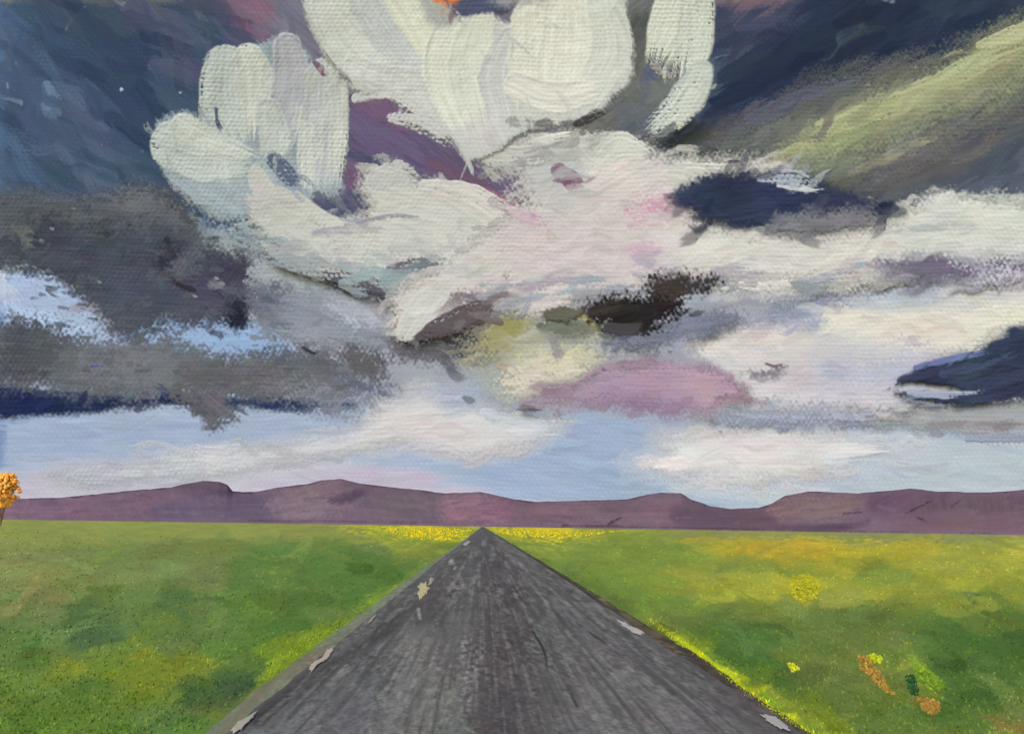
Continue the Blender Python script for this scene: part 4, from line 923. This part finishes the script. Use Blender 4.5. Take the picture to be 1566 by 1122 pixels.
# ------------------------------------------------------------------ hills
RIDGE = [(-420, 770), (-200, 774), (-60, 768), (0, 765), (25, 762), (90, 761), (150, 755), (200, 750), (260, 745), (290, 738), (310, 735), (335, 736), (348, 741), (356, 751), (390, 752), (425, 745), (470, 740), (492, 734), (520, 732), (545, 738), (580, 743), (640, 749), (680, 754), (735, 752), (760, 757), (785, 763), (820, 767), (900, 765), (960, 763), (990, 756), (1010, 753), (1042, 754), (1056, 763), (1085, 773), (1120, 778), (1160, 776), (1180, 770), (1200, 758), (1235, 751), (1310, 754), (1370, 749), (1395, 747), (1430, 751), (1500, 753), (1566, 749), (1700, 742), (1860, 756), (2100, 770)]
rx = np.array([p[0] for p in RIDGE], float); ry = np.array([p[1] for p in RIDGE], float)
hx = np.concatenate([np.arange(-400, -12, 6), np.arange(-12, W + 12, STEP), np.arange(W + 12, 2080, 6)])
hy = np.interp(hx, rx, ry) + 1.6 * (fbm(hx / 14, hx * 0, 40, 3) - .5)
dr = pix_dir(hx, hy)
elev = dr[:, 2] / np.linalg.norm(dr[:, :2], axis=1); hd = dr[:, :2] / np.linalg.norm(dr[:, :2], axis=1)[:, None]
ker = np.hanning(81); ker /= ker.sum(); elev_s = np.convolve(np.pad(elev, 40, mode='edge'), ker, mode='valid')
rows = np.linspace(0, 1, 44)
DB, DT = 4300.0, 5100.0
Vh = []; 
for f in rows:                                             # front slope, foot to ridge
    dist = DB + (DT - DB) * f
    top = CAM[2] + (elev * f ** 2 + elev_s * (1 - f ** 2)) * DT
    prof = f ** .8
    z = -6 + (top + 6) * prof
    gul = (fbm(hx / 17 + f * 1.5, hx * 0 + f * 2.4, 44, 3) - .5) * 35 * math.sin(math.pi * min(f, 1)) ** .7
    p = np.stack([hd[:, 0] * (dist + gul), hd[:, 1] * (dist + gul), z], -1)
    Vh.append(p)
for f in np.linspace(0, 1, 6)[1:]:                          # back slope
    dist = DT + 900 * f
    z = (CAM[2] + elev * DT) * (1 - f) ** 1.2 - 8 * f
    Vh.append(np.stack([hd[:, 0] * dist, hd[:, 1] * dist, z], -1))
Vh = np.array(Vh)
hpx, hpy = project(Vh.reshape(-1, 3)); hpx = hpx.reshape(Vh.shape[:2]); hpy = hpy.reshape(Vh.shape[:2])
Hl = Layer(hpx, hpy, fill=(124, 102, 122))
h = Hl.patch; hk = dict(soft=9, rough=6, dry=.6, var=.08)
h([(-400, 740), (20, 755), (130, 752), (160, 800), (-400, 800)], (134, 106, 130), ang=0, **hk)
h([(0, 775), (60, 772), (120, 782), (60, 795), (0, 792)], (146, 114, 138), ang=0, **hk)
h([(160, 765), (300, 755), (340, 770), (300, 780), (180, 785)], (132, 106, 128), ang=-5, **hk)
h([(270, 735), (345, 735), (365, 755), (330, 768), (270, 755)], (112, 92, 114), ang=10, **hk)
h([(240, 770), (420, 755), (440, 790), (260, 795)], (114, 98, 122), ang=0, **hk)
h([(420, 755), (520, 735), (560, 760), (500, 790), (420, 790)], (134, 112, 128), ang=-10, **hk)
h([(505, 765), (540, 752), (570, 750), (550, 765), (520, 772)], (98, 80, 102), ang=-20, soft=6, rough=5, dry=.8)
h([(560, 755), (680, 756), (700, 790), (560, 792)], (122, 104, 120), ang=5, **hk)
h([(680, 760), (760, 758), (800, 775), (780, 795), (690, 795)], (148, 110, 130), ang=0, **hk)
h([(800, 770), (960, 768), (1040, 760), (1040, 800), (820, 798)], (130, 104, 120), ang=0, **hk)
h([(1040, 775), (1180, 782), (1200, 812), (1050, 808)], (112, 90, 108), ang=0, **hk)
h([(1190, 765), (1300, 757), (1340, 770), (1260, 795), (1180, 790)], (138, 112, 122), ang=-10, **hk)
h([(1340, 752), (1450, 755), (1420, 790), (1340, 785)], (112, 88, 108), ang=-30, **hk)
h([(1420, 760), (1900, 752), (1900, 790), (1440, 785)], (114, 92, 108), ang=80, **hk)
h([(1400, 790), (1566, 786), (1900, 786), (1900, 812), (1400, 812)], (124, 98, 112), ang=0, **hk)
h([(1180, 806), (1300, 800), (1330, 792), (1320, 806), (1250, 815)], (94, 76, 92), ang=-5, soft=5, rough=4)
Hl.stroke(list(zip(rx, ry + .5)), 2.2, (98, 80, 100), dry=.7, fray=.01, edge=1.2)
Hl.stroke([(380, 796), (600, 798), (740, 799)], 3, (100, 82, 100), dry=.8, fray=.05)
Hl.stroke([(860, 803), (1100, 808), (1400, 815), (1566, 814)], 3, (98, 78, 92), dry=.8, fray=.05)
for (x0, y0, x1, y1) in [(930, 802, 952, 790), (1385, 785, 1430, 764), (1400, 790, 1420, 800), (1455, 775, 1480, 757), (1290, 785, 1330, 783)]:
    Hl.stroke([(x0, y0), ((x0 + x1) / 2, (y0 + y1) / 2 - 1), (x1, y1)], 3, (84, 64, 86), dry=.7)
for k in range(220):
    x = RNG.uniform(-20, 1590); y = RNG.uniform(752, 806); q = RNG.uniform(-10, 12)
    Hl.stroke([(x, y), (x + RNG.uniform(10, 40), y + RNG.uniform(-5, 4))], RNG.uniform(2, 5), (124 + q, 101 + q, 119 + q), dry=.9, op=.6)
hk_ = 1 + (Hl.tex - .5) * .12
nrh, nch = Vh.shape[:2]
hills = mesh_np('hills', Vh.reshape(-1, 3), quads(nrh, nch), rgb_lin(np.clip(Hl.rgb * np.array([.99, 1.03, .97]) * hk_[..., None], 0, 255), K_HILL).reshape(-1, 3), mat=M_HILL)
tag(hills, kind='structure')

# ------------------------------------------------------------------ grass and flowers
def sample_ground(x, y):
    """field pigment at a place"""
    az = np.arctan2(x, y); r = np.hypot(x, y)
    ci = np.clip(np.interp(az, AZ[:len(azf)], np.arange(len(azf))).astype(int), 0, len(azf) - 1)
    ri = np.clip(np.interp(r, RR, np.arange(len(RR))).astype(int), 0, len(RR) - 1)
    return grgb[ri, ci], G_Z[ri, ci]
def blades(name, px, py, hgt, wid, rgb, lean=.5, K=None, rs=None):
    rs = rs or np.random.RandomState(5)
    D = pix_dir(px, py); t = -CAM[2] / D[:, 2]; B = CAM + D * t[:, None]
    n = len(px); base, gz = sample_ground(B[:, 0], B[:, 1])
    if rgb is None: C = base * .96 * (1 + (rs.rand(n) - .5) * .10)[:, None] * (1 + (rs.rand(n, 3) - .5) * .04)
    else: C = np.asarray(rgb, float)[rs.randint(0, len(rgb), n)] * (1 + (rs.rand(n) - .5) * .25)[:, None]
    hh = hgt * (.5 + rs.rand(n)); th = rs.rand(n) * math.pi; dirv = np.stack([np.cos(th), np.sin(th)], -1) * (wid * (.6 + .8 * rs.rand(n)))[:, None] * .5
    le = (rs.rand(n, 2) - .5) * 2 * lean * hh[:, None]
    z0 = gz - .01
    def v(xy, z): return np.stack([xy[:, 0], xy[:, 1], z], -1)
    b = B[:, :2]
    V = np.stack([v(b - dirv, z0), v(b + dirv, z0), v(b + dirv * .7 + le * .45, z0 + hh * .6), v(b - dirv * .7 + le * .45, z0 + hh * .6), v(b + dirv * .12 + le, z0 + hh), v(b - dirv * .12 + le, z0 + hh)], 1).reshape(-1, 3)
    i = np.arange(n)[:, None] * 6
    F = np.concatenate([i + np.array([0, 1, 2, 3]), i + np.array([3, 2, 4, 5])])
    o = mesh_np(name, V, F, np.repeat(rgb_lin(np.clip(C, 0, 255), K or K_GROUND), 6, axis=0), mat=M_GRASS, smooth=False)
    return o
rs = np.random.RandomState(9)
n = 30000
bx = rs.uniform(-150, 1720, n); by = 806 + 0.0153 * (bx - 783) + 14 + 330 * rs.rand(n) ** .8
DD = pix_dir(bx, by); tt = -CAM[2] / DD[:, 2]; Wd_ = CAM + DD * tt[:, None]
ok = ((Wd_[:, 0] < -3.0) | (Wd_[:, 0] > 3.72)) & (Wd_[:, 1] < 160)
rr_ = np.hypot(Wd_[ok, 0], Wd_[ok, 1])
gr = blades('grass', bx[ok], by[ok],   .022 + .0009 * rr_, .012 + .0013 * rr_, None, lean=.7, rs=rs)
tag(gr, kind='stuff')
# bright long grass on the verges
def along(pts, n, spread, rs):
    P = catmull(pts, 8, closed=False); seg = np.sqrt(((P[1:] - P[:-1]) ** 2).sum(1)); cs = np.concatenate([[0], np.cumsum(seg)]) / seg.sum()
    t = rs.rand(n); x = np.interp(t, cs, P[:, 0]); y = np.interp(t, cs, P[:, 1])
    return x + rs.randn(n) * spread, y + rs.randn(n) * spread * .6
vx, vy = along([(990, 946), (1060, 995), (1130, 1050), (1210, 1106), (1290, 1145)], 1500, 3.0, rs)
q1 = blades('verge_grass', vx, vy, .035, .015, [(186, 198, 26), (170, 184, 28), (206, 200, 40), (120, 150, 34)], rs=rs)
tag(q1, kind='stuff')
vx, vy = along([(400, 1050), (430, 1010), (500, 965), (570, 922), (640, 872)], 900, 6, rs)
q2 = blades('verge_grass', vx, vy, .03, .015, [(136, 158, 38), (120, 146, 44), (150, 166, 44), (98, 128, 50)], rs=rs)
tag(q2, kind='stuff')

def dab(V, F, C, p, rx_, rz_, c, rs, K=K_GROUND):
    n0 = len(V); m = 6
    for j, (zz, rr) in enumerate(((0, .55), (.45, 1.0), (.85, .6))):
        for k in range(m):
            a = 2 * math.pi * k / m + rs.uniform(-.3, .3); q = rr * rs.uniform(.7, 1.2)
            V.append([p[0] + rx_ * q * math.cos(a), p[1] + rx_ * q * math.sin(a), p[2] + rz_ * zz * rs.uniform(.85, 1.15)])
            C.append(c * rs.uniform(.88, 1.08))
    V.append([p[0], p[1], p[2] + rz_ * rs.uniform(.95, 1.2)]); C.append(c)
    for j in range(2):
        for k in range(m): F.append([n0 + j * m + k, n0 + j * m + (k + 1) % m, n0 + (j + 1) * m + (k + 1) % m, n0 + (j + 1) * m + k])
    for k in range(m): F.append([n0 + 2 * m + k, n0 + 2 * m + (k + 1) % m, n0 + 3 * m, n0 + 3 * m])
def flowers(name, region, n, size, cols, rs, hgt=1.0):
    P = np.asarray(region, float); V, F, C = [], [], []
    x0, y0 = P.min(0); x1, y1 = P.max(0); k = 0
    while k < n:
        x = rs.uniform(x0, x1, 400); y = rs.uniform(y0, y1, 400)
        s = sdf_poly(P, x, y)
        for i in np.where(s > 0)[0]:
            w = ground_at(x[i], y[i])
            if not (0 < w[1] < 1500) or (-3.2 < w[0] < 3.9): k += 0; continue
            r = np.hypot(w[0], w[1]); sz = min(size * r / FPX, .55) * rs.uniform(.6, 1.3)
            dab(V, F, C, (w[0], w[1], -.03), sz, sz * hgt, lin(np.array(cols[rs.randint(len(cols))], float)), rs)
            k += 1
            if k >= n: break
    V = np.array(V); F4 = np.array(F)
    o = mesh_np(name, V, F4, np.clip(np.array(C) / K_GROUND, 0, .9), mat=M_PETAL, smooth=True)
    return o
YL = [(208, 184, 26), (196, 178, 32), (214, 190, 34), (168, 166, 48), (146, 152, 56), (150, 150, 60)]
tag(flowers('flowers', [(575, 802), (650, 803), (728, 806), (722, 812), (690, 826), (650, 826), (600, 816)], 430, 1.9, YL, rs), kind='stuff')
tag(flowers('flowers', [(752, 807), (800, 807), (870, 808), (960, 811), (900, 820), (850, 824), (806, 822), (780, 818)], 430, 1.9, YL, rs), kind='stuff')
#OBJECTS
def tuft(name, label, cat, region, n, hgt, wid, cols, group=None, lean=.5):
    P = np.asarray(region, float); x0, y0 = P.min(0); x1, y1 = P.max(0)
    xs, ys = [], []
    while len(xs) < n:
        x = rs.uniform(x0, x1, 500); y = rs.uniform(y0, y1, 500); m = sdf_poly(P, x, y) > 0
        xs += list(x[m]); ys += list(y[m])
    o = blades(name, np.array(xs[:n]), np.array(ys[:n]), hgt, wid, cols, lean=lean, rs=rs)
    return tag(o, label, cat, group)
tuft('dry_grass_clump', 'slanting orange brown clump of dry grass in the right field', 'grass clump', [(1312, 1003), (1326, 1002), (1342, 1022), (1356, 1046), (1366, 1062), (1354, 1058), (1338, 1042), (1318, 1026)], 504, .04, .055, [(156, 122, 64), (148, 118, 62), (136, 122, 60), (166, 128, 70)])
tuft('dry_grass_clump', 'rust orange clump of dry grass lowest in the right field', 'grass clump', [(1402, 1068), (1424, 1072), (1438, 1078), (1434, 1090), (1424, 1096), (1412, 1086)], 384, .04, .055, [(162, 122, 66), (152, 116, 62), (146, 122, 66)])
tuft('grass_tuft', 'dark teal grass tuft between the two orange clumps', 'grass tuft', [(1386, 1034), (1396, 1030), (1406, 1062), (1398, 1066), (1390, 1056)], 192, .04, .055, [(36, 70, 46), (44, 80, 50)])
tuft('grass_tuft', 'bright lime grass tuft beside the dark teal tuft', 'grass tuft', [(1398, 1018), (1412, 1014), (1440, 1042), (1450, 1052), (1425, 1056), (1404, 1040)], 408, .04, .055, [(108, 138, 46), (116, 146, 48), (98, 128, 46)])
tuft('flower_patch', 'small yellow flowers at the top of the slanting orange clump', 'flowers', [(1326, 1002), (1336, 998), (1350, 1006), (1344, 1014), (1332, 1010)], 180, .04, .06, [(184, 184, 40), (150, 170, 44)])
tuft('flower_patch', 'tiny yellow flower dab alone in the grass beside the right verge', 'flowers', [(1204, 1016), (1214, 1016), (1220, 1024), (1212, 1028)], 90, .04, .06, [(176, 190, 40), (196, 186, 60)])
tuft('flower_patch', 'round yellow patch of flowers in the middle of the right field', 'flowers', [(1208, 895), (1215, 882), (1232, 878), (1248, 884), (1254, 900), (1246, 914), (1230, 920), (1216, 914)], 1500, .05, .18, [(156, 154, 46), (152, 150, 44), (158, 156, 48)])
# orange bush at the far left foot of the hills
bw = pix_dir(np.array(2.0), np.array(792.0)); tb = 300.0 / bw[1]; bb = CAM + bw * tb; bb[2] = 0
broot = bpy.data.objects.new('orange_bush', None); col.objects.link(broot); broot.location = bb
tag(broot, 'small orange bush at the left edge against the mauve hills', 'bush')
V, F, C = [], [], []
for k in range(420):
    a = rs.uniform(0, 2 * math.pi); f = rs.rand(); zz = 5.5 + 10.5 * f
    rad = 3.6 * math.sin(math.pi * min(max((zz - 4.5) / 13, .02), .98)) ** .7 * math.sqrt(rs.rand()) * (1 + .3 * math.sin(3 * a))
    dab(V, F, C, (bb[0] + rad * math.cos(a), bb[1] + rad * math.sin(a), zz), rs.uniform(.5, .9), rs.uniform(.7, 1.3), lin(np.array([(250, 170, 86), (246, 156, 72), (250, 178, 104)][rs.randint(3)], float)), rs)
mesh_np('crown', np.array(V), np.array(F), np.clip(np.array(C) / K_GROUND, 0, .9), mat=M_PETAL, parent=broot)
V, F, C = [], [], []
for k in range(5):
    n0 = len(V); a = k * 1.3; tx_, ty_ = 1.6 * math.cos(a), 1.6 * math.sin(a)
    for (f, rr) in ((0, .22), (.5, .15), (1, .06)):
        for j in range(6):
            b = j * math.pi / 3; V.append([bb[0] + tx_ * f ** 1.5 + rr * math.cos(b), bb[1] + ty_ * f ** 1.5 + rr * math.sin(b), 9 * f - .05]); C.append(lin((110, 84, 70)))
    for r_ in range(2):
        for j in range(6): F.append([n0 + r_ * 6 + j, n0 + r_ * 6 + (j + 1) % 6, n0 + (r_ + 1) * 6 + (j + 1) % 6, n0 + (r_ + 1) * 6 + j])
mesh_np('stem', np.array(V), np.array(F), np.array(C), mat=M_GRASS, parent=broot)
